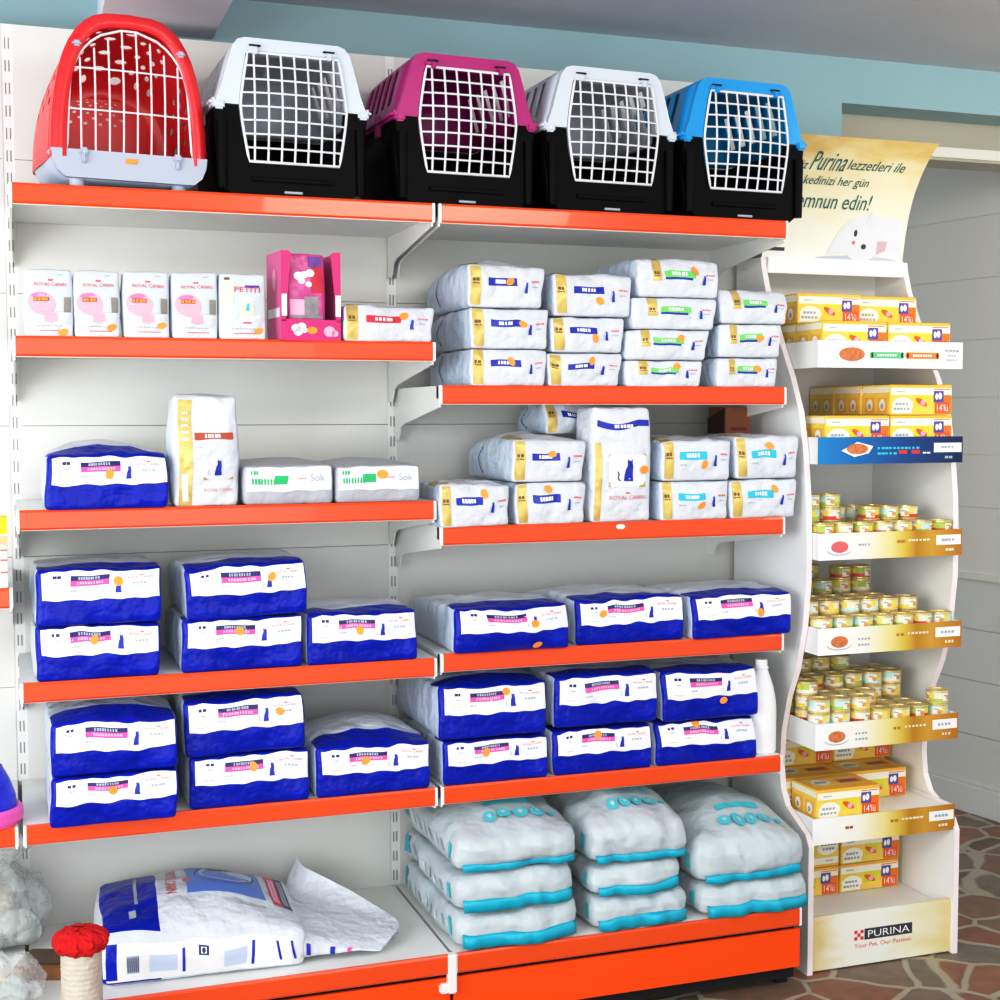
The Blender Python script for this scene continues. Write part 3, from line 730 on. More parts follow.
teal_bag('silver sack with turquoise ring print, top of the left stack on the base shelf', .902, 1.196, bz + .171, .098, 83, .030, .022, .10, top=True, y=-.46)
teal_bag('silver sack with turquoise seam, bottom of the middle stack on the base shelf', 1.228, 1.480, bz, .078, 84, .006, 0, .25)
teal_bag('thin silver sack with turquoise seam, middle of the middle stack on the base shelf', 1.232, 1.462, bz + .080, .070, 85, .006, 0, .2)
teal_bag('silver sack printed Active, top of the middle stack on the base shelf', 1.226, 1.478, bz + .153, .104, 86, .040, .020, .12, True, top=True, y=-.455)
teal_bag('flattened silver sack, lower one of the rightmost stack on the base shelf', 1.506, 1.800, bz, .078, 87, .006, 0, .25, y=-.476)
teal_bag('plump silver sack, upper one of the rightmost stack on the base shelf', 1.500, 1.790, bz + .080, .105, 88, .050, .012, .12, top=True, y=-.47)

# ------------------------------------------------------------------ big blue and white sack lying on the left of the base shelf
M_sky = mat('pack_sky', (96, 140, 220), .35)
M_skyl = mat('pack_sky_light', (196, 210, 236), .35)
def lerp(a, b, t): return a + (b - a) * t
def big_sack():
    w, d, h = .43, .36, .112
    t = thing('large_pet_food_sack', 'large white and blue sack lying with its opened end on the left base shelf', 'sack', (.355, -.436, bz), (0, 0, -.05))
    bag = Bag(w, d, h, r=.020, bt=.030, bf=.008, bs=.006, amp=.006, freq=6, seed=90, n=(30, 20, 8), lean=.25, xp=.30, crease=1.6)
    mb = MB(); hx = w / 2
    def mf(c, ax, sg):
        if c[0] < -hx + .125 and (ax == 2 and sg > 0 or (ax == 1 and c[2] < -h * .32)): return M_blue
        if ax == 0 and sg < 0: return M_blue if c[2] < -.01 else M_film
        return M_film
    bag.mesh(mb, mf)
    pb = mb; T = Decal(pb, bag.top)
    T.rect(-hx + .075, -hx + .082, .10, .30, M_ink_grey, .0016); T.rect(-hx + .06, -hx + .075, .05, .08, M_ink_grey, .0016)
    T.text('ROYAL CANIN', -hx + .145, -hx + .168, .12, .30, M_ink_red, .0016, rot=-90); T.disc(-hx + .19, .20, .008, .02, M_ink_palered, .0016)
    T.rect(-hx + .19, -hx + .355, .11, .34, M_sky, .0014); T.disc(-hx + .275, .24, .068, .085, M_ink_blue, .0018, n=24); T.disc(-hx + .278, .245, .061, .075, M_skyl, .0024, n=24)
    T.poly([(-hx + .235, .29), (-hx + .255, .27), (-hx + .325, .20), (-hx + .330, .21), (-hx + .262, .285), (-hx + .30, .30), (-hx + .29, .31), (-hx + .24, .31)], M_kit_grey, .003)
    T.rect(-hx + .372, -hx + .395, .10, .32, M_ink_red, .0014); T.rect(-hx + .395, -hx + .415, .10, .32, M_ink_navy, .0014)
    T.scribble(-hx + .376, -hx + .392, .12, .29, M_ink_palepink, .002, n=2); T.scribble(-hx + .399, -hx + .412, .12, .29, M_ink_grey, .002, n=2)
    Fd = Decal(pb, bag.front)
    Fd.rect(-hx + .012, hx - .03, h * .10, h * .80, M_label, .0012)
    Fd.rect(-hx + .055, -hx + .08, h * .25, h * .58, M_ink_grey, .0018)
    for i in range(6): Fd.rect(-hx + .057 + .004 * i, -hx + .0585 + .004 * i, h * .28, h * .55, M_ink_navy, .0024)
    Fd.rect(-hx + .012, -hx + .035, h * .15, h * .80, M_blue, .0018)
    for a in (.165, .315): Fd.rect(-hx + a, -hx + a + .006, h * .20, h * .68, M_ink_blue, .0018)
    Fd.rect(-hx + .10, -hx + .155, h * .25, h * .58, M_skyl, .0016); Fd.rect(-hx + .255, -hx + .305, h * .22, h * .58, M_skyl, .0016)
    Fd.rect(-hx + .20, -hx + .222, h * .50, h * .68, M_ink_navy, .0018); Fd.rect(-hx + .205, -hx + .217, h * .53, h * .65, M_label, .0024)
    Fd.disc(-hx + .211, h * .59, .004, .006, M_ink_navy, .003)
    for a in (.375, .405): Fd.rect(-hx + a, -hx + a + .005, h * .25, h * .70, M_ink_blue, .0018, skew=-.2)
    pb.build('sack_body', t)
    # opened mouth: flattening tube that ends in a loose flared edge
    fb = MB(); ns, nt_ = 14, 40; V = []
    for i in range(ns + 1):
        s_ = i / ns
        for j in range(nt_):
            a = 2 * pi * j / nt_
            hb = h * .70
            yc = lerp(0, .015, s_); ry = lerp(d / 2 - .006, d / 2 * 1.02, s_); rz = lerp(hb / 2 - .002, .006, min(1, s_ * 1.25) ** .8)
            ex = 2 / lerp(3.5, 2.2, s_)
            yy = yc + ry * abs(cos(a)) ** ex * (1 if cos(a) > 0 else -1)
            zz = lerp(hb / 2, .010, s_ ** .8) + rz * abs(sin(a)) ** ex * (1 if sin(a) > 0 else -1)
            k = min(1, max(0, (yy + d / 2) / d))
            zz += s_ ** 1.5 * (.095 * max(0, k - .25) ** 1.2 * 1.5 + .012 * sin(k * 8)) + .004 * noise.noise(Vector((yy * 20, s_ * 5, 2)))
            xx = hx - .022 + s_ * (.115 + .16 * sin(pi * min(1, k * .95 + .12)) - .06 * k) + .006 * noise.noise(Vector((yy * 12, s_ * 3, 4)))
            V.append((xx, yy + d / 2, max(.002, zz)))
    F = [(i * nt_ + j, i * nt_ + (j + 1) % nt_, (i + 1) * nt_ + (j + 1) % nt_, (i + 1) * nt_ + j) for i in range(ns) for j in range(nt_)]
    fb.add(V, F, M_film, True)
    pm = fb
    def S(a, b, off):                                   # a = s in 0..1, b = angle
        i = min(ns - 1e-6, max(0, a * ns)); j = (b / (2 * pi) * nt_) % nt_
        i0, j0 = int(i), int(j); fi, fj = i - i0, j - j0
        g_ = lambda x, y: Vector(V[x * nt_ + y % nt_])
        p = g_(i0, j0) * (1 - fi) * (1 - fj) + g_(i0 + 1, j0) * fi * (1 - fj) + g_(i0, j0 + 1) * (1 - fi) * fj + g_(i0 + 1, j0 + 1) * fi * fj
        return p + Vector((0, -1, .25)) * (off + .002)
    dm = Decal(pm, S, .06)
    for a, m in ((.12, M_ink_blue), (.40, M_ink_blue), (.60, M_ink_pink)):
        dm.rect(a, a + .05, pi * .90, pi * 1.06, m, .002)
    fb.build('open_mouth', t)
    return t
def lerp(a, b, t): return a + (b - a) * t
big_sack()

# ------------------------------------------------------------------ pet carriers
def wire_door(parent, pts_fn, nv, nh, zb, zt, bulge, name='wire_door', rw=.0022):
    """pts_fn(z) -> half widths (left, right) of the door outline at height z"""
    mb = MB(); cx = 0
    def P(x, z): 
        l, r = pts_fn(z); u = (x - (-l)) / (l + r) * 2 - 1 if (l + r) > 1e-6 else 0
        return (x, -bulge * (1 - min(1, abs(u)) ** 2.5) * sin(pi * min(1, max(0, (z - zb) / (zt - zb)))) - .006, z)
    N = 18
    out = []
    for i in range(N + 1): z = zb + (zt - zb) * i / N; out.append((-pts_fn(z)[0], z))
    for i in range(N + 1): z = zt - (zt - zb) * i / N; out.append((pts_fn(z)[1], z))
    mb.tube([P(x, z) for x, z in out], rw * 1.25, M_wire, 6, True)
    for k in range(1, nv):
        f = k / nv; pl = []
        for i in range(13):
            z = zb + (zt - zb) * i / 12; l, r = pts_fn(z)
            x = -max(q[0] for q in ((pts_fn(zb + (zt - zb) * t / 12)) for t in range(13))) + f * 2 * max(pts_fn(zb + (zt - zb) * t / 12)[0] for t in range(13))
            if -l <= x <= r: pl.append(P(x, z))
        if len(pl) > 1: mb.tube(pl, rw, M_wire, 5)
    for k in range(1, nh):
        z = zb + (zt - zb) * k / nh; l, r = pts_fn(z)
        mb.tube([P(-l + (l + r) * i / 8, z) for i in range(9)], rw, M_wire, 5)
    return mb.build(name, parent)

def loft_open(mb, secs, m, skip=None, close_back=True):
    """secs: list of (y, [(x,z)...]) open or closed outlines with the same count"""
    n = len(secs[0][1]); V = [(x, y, z) for y, s in secs for x, z in s]; F = []
    for i in range(len(secs) - 1):
        for j in range(n - 1):
            if skip and skip(i, j): continue
            F.append((i * n + j, i * n + j + 1, (i + 1) * n + j + 1, (i + 1) * n + j))
    if close_back: F.append(tuple((len(secs) - 1) * n + j for j in range(n)))
    mb.add(V, F, m, True)

def carrier(label, x, y, colr, rz=0.0, dep=.345):
    cm = mat('carrier_' + '_'.join(map(str, colr)), colr, .38, coat=.15)
    t = thing('pet_carrier', label, 'carrier', (x, y, ST['T'] + .001), (0, 0, rz), 'two-tone pet carriers on the top shelf')
    tub = [(-.166, .182), (-.160, .11), (-.150, .04), (-.143, .012), (-.128, .0), (.128, .0), (.143, .012), (.150, .04), (.160, .11), (.166, .182)]
    lid = [(-.166, .187), (-.160, .200), (-.150, .227), (-.138, .272), (-.127, .308), (-.116, .322), (-.100, .327), (.100, .327), (.116, .322), (.127, .308), (.138, .272), (.150, .227), (.160, .200), (.166, .187)]
    sc = lambda s, k, dz=0: [(a * k, b + dz) for a, b in s]
    mb = MB()
    loft_open(mb, [(0, tub)] + [(dep * f, sc(tub, k)) for f, k in ((.3, .99), (.6, .975), (.9, .95), (.97, .93), (1, .90))], M_black)
    o = mb.build('lower_tub', t, .004); weld(o)
    mb = MB(); st = [0, .06] + [.06 + .024 * i for i in range(1, 11)] + [dep * .93, dep]
    secs = [(yy, [(a * (1 - .05 * (yy / dep) ** 2), (.187) + (b - .187) * (1 - .03 * (yy / dep) ** 2 - (.10 if i == len(st) - 1 else 0))) for a, b in lid]) for i, yy in enumerate(st)]
    loft_open(mb, secs, cm, skip=lambda i, j: i in (2, 4, 6, 8, 10) and j in (2, 3, 9, 10))
    o = mb.build('upper_shell', t, .003); weld(o)
    dw = lambda z: ((.098 + .017 * (1 - min(1, abs((z - .185) / .115)) ** 1.3)),) * 2
    fl = [(-.166, .185), (-.160, .11), (-.150, .04), (-.143, .012), (-.128, .0), (.128, .0), (.143, .012), (.150, .04), (.160, .11), (.166, .185)]
    door_low = [(dw(z)[0], z) for z in (.185, .15, .11, .072)]
    mb = MB(); mb.prism_xz(fl + [(a, b) for a, b in door_low] + [(-a, b) for a, b in reversed(door_low)], -.002, .014, M_black)
    for s_ in (-1, 1): mb.cyl((s_ * .150, -.004, .012), .010, .012, .14, M_black, 10)
    mb.box(-.09, .09, -.006, .0, .028, .04, M_black, .003)
    o = mb.build('front_frame', t); fix_normals(o)
    mb = MB(); dt = [(dw(z)[0], z) for z in (.187, .22, .26, .294)]
    mb.prism_xz(lid + [(a, b) for a, b in dt] + [(-a, b) for a, b in reversed(dt)], -.004, .014, cm)
    for s_ in (-1, 1): mb.box(s_ * .085 - .013, s_ * .085 + .013, -.010, -.002, .298, .309, cm, .003)
    o = mb.build('front_surround', t); fix_normals(o)
    for s_ in (-1, 1):                                            # flange where the halves clip together
        mb = MB()
        mb.box(min(s_ * .158, s_ * .176), max(s_ * .158, s_ * .176), -.008, dep * .95, .181, .198, cm, .006)
        mb.box(min(s_ * .165, s_ * .173), max(s_ * .165, s_ * .173), .10, .13, .157, .207, cm, .003); mb.box(min(s_ * .145, s_ * .168), max(s_ * .145, s_ * .168), -.012, .01, .174, .192, cm, .004)
        mb.build('clip_flange', t)
    mb = MB(); mb.tube([(0, .10, .318), (0, .11, .334), (0, .14, .340), (0, .20, .340), (0, .23, .334), (0, .24, .312)], .009, cm, 8); h_ = mb.build('handle', t)
    h_.location.z = -.006
    wd_ = wire_door(t, dw, 8, 8, .070, .297, .016, rw=.0026); wd_.location.x = .004
    for s_ in (-1, 1):
        mb = MB(); mb.box(s_ * .080 - .012, s_ * .080 + .012, -.0105, -.002, .309, .312, M_dark); mb.box(s_ * .080 - .005, s_ * .080 + .005, -.016, -.002, .292, .306, cm, .002); mb.build('hinge', t)
    mb = MB(); mb.box(-.02, .02, -.0095, -.004, .006, .011, M_ink_grey, .001); mb.build('badge', t)
    return t
YC = -.372
carrier('white and black pet carrier next to the red one on the top shelf', .572, YC, (208, 218, 228), .05)
carrier('magenta and black pet carrier in the middle of the top shelf', .962, YC, (176, 10, 120), .06)
carrier('white and black pet carrier between the magenta and blue ones', 1.314, YC, (210, 218, 226), .05)
carrier('bright blue and black pet carrier at the right end of the top shelf', 1.660, YC, (0, 156, 218), .04)

def red_carrier():
    x0, x1, y = .077, .394, -.372
    M_red = mat('carrier_red', (236, 40, 48), .35, coat=.2); M_reddk = mat('carrier_red_inside', (206, 16, 20), .5); M_greyp = mat('carrier_grey_base', (176, 184, 200), .4)
    t = thing('pet_carrier', 'red arched pet carrier with pale grey base at the left end of the top shelf', 'carrier', ((x0 + x1) / 2, y, ST['T'] + .001), (0, 0, .13))
    hw = (x1 - x0) / 2
    def arch(k, hz, z0=.056, n=22):
        P = []
        for i in range(n + 1):
            a = pi - pi * i / n
            c, s_ = cos(a), sin(a)
            P.append((k * hw * (abs(c) ** .60) * (1 if c > 0 else -1) * (1 - .05 * s_), z0 + (hz - z0) * (s_ ** .80 if s_ > 0 else 0)))
        return P
    # body behind the frame, with real round holes
    mb = MB(); secs = [(yy, arch(k, hz, n=30)) for yy, k, hz in ((.012, .99, .335), (.04, 1.0, .332), (.07, 1.01, .328), (.10, 1.02, .322), (.13, 1.025, .315), (.16, 1.03, .306), (.19, 1.03, .296), (.22, 1.02, .284), (.25, .98, .262), (.265, .86, .235))]
    n = 31
    for i in range(len(secs) - 1):
        for j in range(n - 1):
            q = [Vector((secs[a][1][b][0], secs[a][0], secs[a][1][b][1])) for a, b in ((i, j), (i, j + 1), (i + 1, j + 1), (i + 1, j))]
            hole = 1 <= i <= 7 and (3 <= j <= 19 or 23 <= j <= 27) and (i + j) % 2 == 0
            if not hole: mb.add(q, [(0, 1, 2, 3)], M_red, True)
            else:
                V = list(q); 
                for k in range(8):
                    a = 2 * pi * (k + .5) / 8 + pi
                    u, v = .5 + .34 * cos(a), .5 + .34 * sin(a)
                    V.append(q[0] * (1 - u) * (1 - v) + q[1] * (1 - u) * v + q[2] * u * v + q[3] * u * (1 - v))
                # ring faces between the quad corners and the octagon
                mb.add(V, [(0, 4, 11), (0, 5, 4), (0, 3, 5), (3, 6, 5), (3, 7, 6), (3, 2, 7), (2, 8, 7), (2, 9, 8), (2, 1, 9), (1, 10, 9), (1, 11, 10), (1, 0, 11)], M_red, False)
    def quad(q, hole):
        if not hole: mb.add(q, [(0, 1, 2, 3)], M_red, True); return
        V = list(q)
        for k in range(8):
            a = 2 * pi * (k + .5) / 8 + pi
            u, v = .5 + .30 * cos(a), .5 + .30 * sin(a)
            V.append(q[0] * (1 - u) * (1 - v) + q[1] * (1 - u) * v + q[2] * u * v + q[3] * u * (1 - v))
        mb.add(V, [(0, 4, 11), (0, 5, 4), (0, 3, 5), (3, 6, 5), (3, 7, 6), (3, 2, 7), (2, 8, 7), (2, 9, 8), (2, 1, 9), (1, 10, 9), (1, 11, 10), (1, 0, 11)], M_red, False)
    by, bp = secs[-1]
    for j in range(15):
        for c in range(14):
            g_ = lambda a, f: Vector((lerp(bp[a][0], bp[n - 1 - a][0], f), by, bp[a][1]))
            quad([g_(j, c / 14), g_(j, (c + 1) / 14), g_(j + 1, (c + 1) / 14), g_(j + 1, c / 14)], 6 <= j <= 13 and 1 <= c <= 9 and (j + c) % 2 == 0)
    o = mb.build('upper_shell', t, .003); weld(o, 1e-4)
    mb = MB(); outer = arch(1, .352); inner = arch(.82, .325)
    nn = len(outer); V = []
    for yy, s_ in ((-.004, outer), (.016, outer), (.016, inner), (-.012, inner)): V += [(a, yy, b) for a, b in s_]
    F = []
    for r_ in range(4):
        for j in range(nn - 1): F.append((r_ * nn + j, r_ * nn + j + 1, ((r_ + 1) % 4) * nn + j + 1, ((r_ + 1) % 4) * nn + j))
    mb.add(V, F, M_red, True); o = mb.build('front_frame', t, 0); fix_normals(o)
    mb = MB()                                                    # grey base tray
    bs = [(-hw, .072), (-hw * .985, .052), (-hw * .93, .030), (-hw * .82, .016), (hw * .82, .016), (hw * .93, .030), (hw * .985, .052), (hw, .072)]
    loft_open(mb, [(0, bs), (.10, bs), (.20, [(a * 1.02, b) for a, b in bs]), (.265, [(a * .90, b) for a, b in bs])], M_greyp)
    mb.prism_xz(bs, -.010, .004, M_greyp)
    o = mb.build('base_tray', t, .003); weld(o)
    for sx in (-1, 1):
        for yy in (.02, .22):
            f = MB(); f.cyl((sx * hw * .66, yy, 0), .014, .016, .02, M_greyp, 14); f.build('foot', t)
    top = lambda z: hw * .80 * (1 if z < .19 else (max(0, 1 - ((z - .19) / .129) ** 2.3)) ** .5) * (1 - .09 * max(0, (z - .07) / .2))
    wire_door(t, lambda z: (top(z), top(z)), 9, 3, .070, .318, .010, rw=.0022)
    for s_ in (-1, 1):
        mb = MB(); mb.box(s_ * .095 - .010, s_ * .095 + .010, -.018, -.006, .060, .076, M_greyp, .004); mb.box(s_ * .095 - .004, s_ * .095 + .004, -.019, -.008, .044, .062, M_greyp, .003); mb.build('door_clip', t)
        mb = MB(); mb.box(s_ * .105 - .009, s_ * .105 + .009, -.018, -.006, .276, .288, M_greyp, .004); mb.build('door_clip', t)
    mb = MB(); mb.box(-.012, .012, -.013, -.010, .050, .060, M_sticker, .001); mb.build('price_sticker', t)
red_carrier()

# ------------------------------------------------------------------ display stand
SX0, SX1 = 1.847, 2.261; YB = -.03
stand = thing('display_stand', 'white curved cat food display stand at the right end of the shelving', 'stand', (0, 0, 0))
prof = [(YB, 1.80), (-.158, 1.80), (-.162, 1.775), (-.18, 1.723), (-.214, 1.654), (-.26, 1.57), (-.312, 1.485), (-.352, 1.40), (-.375, 1.30), (-.39, 1.18), (-.395, 1.06), (-.394, .98), (-.38, .865), (-.35, .755), (-.313, .683), (-.286, .59), (-.278, .50), (-.286, .44), (-.31, .40), (-.34, .385), (-.405, .352), (-.42, .325), (-.42, 0), (YB, 0)]
for xa, xb in ((SX0 - .016, SX0 - .001), (SX1 + .001, SX1 + .016)):
    mb = MB(); mb.prism_yz(prof, xa, xb, M_stand, M_red_edge); o = mb.build('side_panel', stand); fix_normals(o)
mb = MB(); mb.box(SX0, SX1, YB - .006, YB, 0, 1.80, M_stand); mb.build('back_panel', stand)
mb = MB(); mb.box(SX0 - .002, SX1 + .002, -.165, YB - .006, 1.785, 1.802, M_stand, .002); mb.box(SX0, SX1, -.168, -.16, 1.76, 1.80, M_stand, .002); mb.build('top_cap', stand)
M_goldcard = ramp_mat('tray_gold', 'X', [(0, (250, 250, 248)), (.30, (246, 242, 228)), (.50, (232, 218, 150)), (.60, (214, 186, 70)), (.68, (186, 138, 20)), (.78, (206, 162, 56)), (1, (184, 124, 16))])
M_bluecard = ramp_mat('tray_blue', 'X', [(0, (20, 140, 196)), (.30, (10, 110, 172)), (.6, (12, 72, 140)), (1, (10, 34, 80))])
M_food = mat('food_print', (206, 130, 80), .6, var=.5, bscale=120)
M_plate = mat('plate_print', (248, 246, 242), .5)
M_gdk = mat('tray_gold_dark', (190, 130, 24), .5)
FZ = [1.547, 1.316, 1.090, .856, .618, .382]
tz = [1.574, 1.338, 1.103, .869, .631, .392]; ty = [-.413, -.420, -.424, -.428, -.422, -.415]
for i in range(6):
    z1 = tz[i]; z0 = z1 - .066; y = ty[i]
    tm = MB(); tm.box(SX0 + .005, SX1 - .005, y + .004, YB - .007, FZ[i] - .013, FZ[i] - .001, M_stand)
    for xe in (SX0 + .001, SX1 - .004): tm.box(xe, xe + .003, y + .003, -.20, z0, z1, M_card)
    tr = tm.build('tray', stand)
    cm_ = MB(); cm_.box(SX0 - .002, SX1 + .004, y, y + .003, z0, z1, (M_card, M_bluecard, M_goldcard, M_goldcard, M_goldcard, M_goldcard)[i])
    pm = cm_; L_ = SX1 - SX0; Dc = Decal(pm, lambda a, b, off: Vector((SX0 + a * L_, y - off, z0 + b * .066)), 9)
    e_ = .0006
    if i == 0:
        Dc.disc(.22, .42, .12, .26, M_plate, e_, 20); Dc.disc(.225, .50, .09, .26, M_food, e_ * 2, 16)
        for (a0, a1, m_) in ((.36, .58, mat('pill_green', (110, 196, 140), .5)), (.61, .83, mat('pill_orange', (246, 140, 50), .5))):
            Dc.rect(a0, a1, .36, .60, m_, e_); Dc.disc(a0, .48, .012, .12, m_, e_); Dc.disc(a1, .48, .012, .12, m_, e_)
            Dc.scribble(a0 + .04, a1 - .04, .44, .52, M_ink_white, e_ * 2, n=8, seed=i)
        Dc.text('PURINA', .885, .985, .62, .73, M_ink_dark, e_); Dc.scribble(.90, .97, .46, .52, M_ink_grey, e_, n=3); Dc.scribble(.89, .98, .30, .36, M_ink_grey, e_, n=4)
    elif i == 1:
        Dc.poly([(.15, .50), (.26, .82), (.37, .66), (.34, .40), (.24, .26)], M_plate, e_); Dc.disc(.26, .56, .075, .2, M_food, e_ * 2, 16)
        Dc.scribble(.40, .70, .54, .62, M_ink_teal, e_, n=11, seed=1); Dc.scribble(.40, .54, .34, .42, M_ink_teal, e_, n=5, seed=2)
        for a in (.55, .64): Dc.rect(a, a + .06, .36, .50, M_ink_red, e_)
        Dc.scribble(.72, .78, .36, .42, M_ink_white, e_, n=2); Dc.rect(.80, 1.0, .40, .76, M_plate, e_); Dc.scribble(.85, .95, .56, .64, M_ink_grey, e_ * 2, n=4); Dc.scribble(.88, .94, .16, .26, M_ink_grey, e_, n=2)
    else:
        if i < 5:
            Dc.disc(.14, .36, .085, .20, M_ink_grey, e_, 18); Dc.disc(.14, .40, .085, .20, M_plate, e_ * 2, 18)
            Dc.disc(.14, .48, .06, .22, M_food if i > 2 else M_ink_palered, e_ * 3, 14)
            Dc.scribble(.27, .36, .50, .58, M_ink_grey, e_, n=4, seed=i)
            if i > 2: Dc.scribble(.27, .36, .28, .36, M_ink_grey, e_, n=4, seed=i + 9)
        else: Dc.scribble(.22, .28, .5, .6, M_ink_brick, e_, n=2)
        Dc.scribble(.54, .60, .56, .66, M_gdk, e_, n=2, seed=i); Dc.scribble(.62, .78, .60, .68, M_yellowwhite, e_, n=6, seed=i)
        Dc.rect(.82, 1.0, .42, .80, M_plate, e_); Dc.scribble(.86, .96, .56, .66, M_ink_grey, e_ * 2, n=4, seed=i); Dc.scribble(.89, .96, .18, .28, M_yellowwhite, e_, n=3, seed=i)
    pm.build('tray_front', tr)
M_basecard = ramp_mat('base_print', 'X', [(0, (224, 206, 150)), (.2, (238, 236, 222)), (.5, (236, 238, 228)), (.8, (232, 226, 196)), (1, (226, 208, 150))], noisy=.5, nscale=3)
mb = MB(); mb.box(SX0, SX1, -.410, -.402, .004, .142, M_basecard); bpm = mb
mb = MB(); mb.box(SX0, SX1, -.402, YB - .006, .104, .116, M_stand); mb.build('base_floor', stand)
pm = bpm; Dc = Decal(pm, lambda a, b, off: Vector((SX0 + a, -.410 - off, b)), 9)
lx, lz = .125, .068
for i in range(3):
    for j in range(3):
        if (i + j) % 2 == 0: Dc.rect(lx + .009 * i, lx + .009 * i + .009, lz + .0085 * j, lz + .0085 * j + .0085, M_ink_red, .0006)
Dc.rect(lx + .030, lx + .172, lz - .001, lz + .027, M_ink_dark, .0006); Dc.text('PURINA', lx + .040, lx + .164, lz + .004, lz + .022, M_ink_white, .0012)
Dc.text('Your Pet, Our Passion.', lx, lx + .172, lz - .022, lz - .009, M_ink_palered, .0006)
pm.build('base_panel', stand)
# header poster
M_poster = ramp_mat('poster_yellow', 'Z', [(0, (244, 244, 240)), (.22, (240, 240, 226)), (.45, (238, 234, 208)), (.75, (238, 230, 196)), (1, (222, 194, 126))], noisy=.6, nscale=3.6)
pp = [(-.150, 1.765), (-.158, 1.82), (-.163, 1.87), (-.172, 1.92), (-.190, 1.975), (-.215, 2.02), (-.245, 2.06), (-.282, 2.094)]
def pposter(a, b, off):
    f = b * (len(pp) - 1); i = min(len(pp) - 2, max(0, int(f))); k = f - i
    y = pp[i][0] * (1 - k) + pp[i + 1][0] * k; z = pp[i][1] * (1 - k) + pp[i + 1][1] * k
    ww = 1 + .05 * b
    return Vector((1.835 + (a * ww) * .425, y - off, z - off * .3))
mb = MB(); Dp = Decal(mb, pposter, .05); Dp.rect(0, 1, 0, 1, M_poster, 0); pm = mb; Dp = Decal(pm, pposter, .04); o_ = .0015
M_ptxt = mat('poster_text', (46, 110, 110), .5)
Dp.text('Siz', .135, .205, .72, .79, M_ptxt, o_, shear=.15); Dp.text('Purina', .225, .455, .715, .865, M_ptxt, o_, shear=.15); Dp.text('lezzetleri ile', .475, .86, .735, .815, M_ptxt, o_, shear=.15)
Dp.text('kedinizi her gün', .21, .65, .59, .675, M_ptxt, o_, shear=.15); Dp.text('memnun edin!', .12, .70, .455, .555, M_ptxt, o_, shear=.15)
M_catw = mat('poster_cat', (226, 228, 232), .6, var=.06, bscale=30); M_cats = mat('poster_cat_shade', (190, 194, 204), .6)
Dp.poly([(.52, .30), (.60, .40), (.70, .42), (.98, .40), (.97, .14), (.72, .12), (.6, .14), (.44, .13), (.46, .17)], M_catw, o_); Dp.disc(.69, .22, .14, .13, M_catw, o_ * 1.3, 20); Dp.poly([(.70, .36), (.735, .46), (.77, .34)], M_catw, o_ * 1.3)
Dp.poly([(.80, .14), (.80, .24), (.87, .24), (.86, .17)], mat('poster_ear', (206, 180, 186), .6), o_ * 1.8)
Dp.disc(.636, .292, .012, .026, M_ink_dark, o_ * 2); Dp.disc(.702, .195, .018, .020, M_ink_dark, o_ * 2); Dp.disc(.628, .222, .012, .014, M_ink_palered, o_ * 2)
Dp.disc(.66, .10, .30, .025, M_cats, o_ * .9, 18)
Dp.rect(.017, .045, .14, .165, M_ink_red, o_); Dp.rect(.045, .15, .14, .165, M_ink_dark, o_)
pm.build('header_poster', stand)

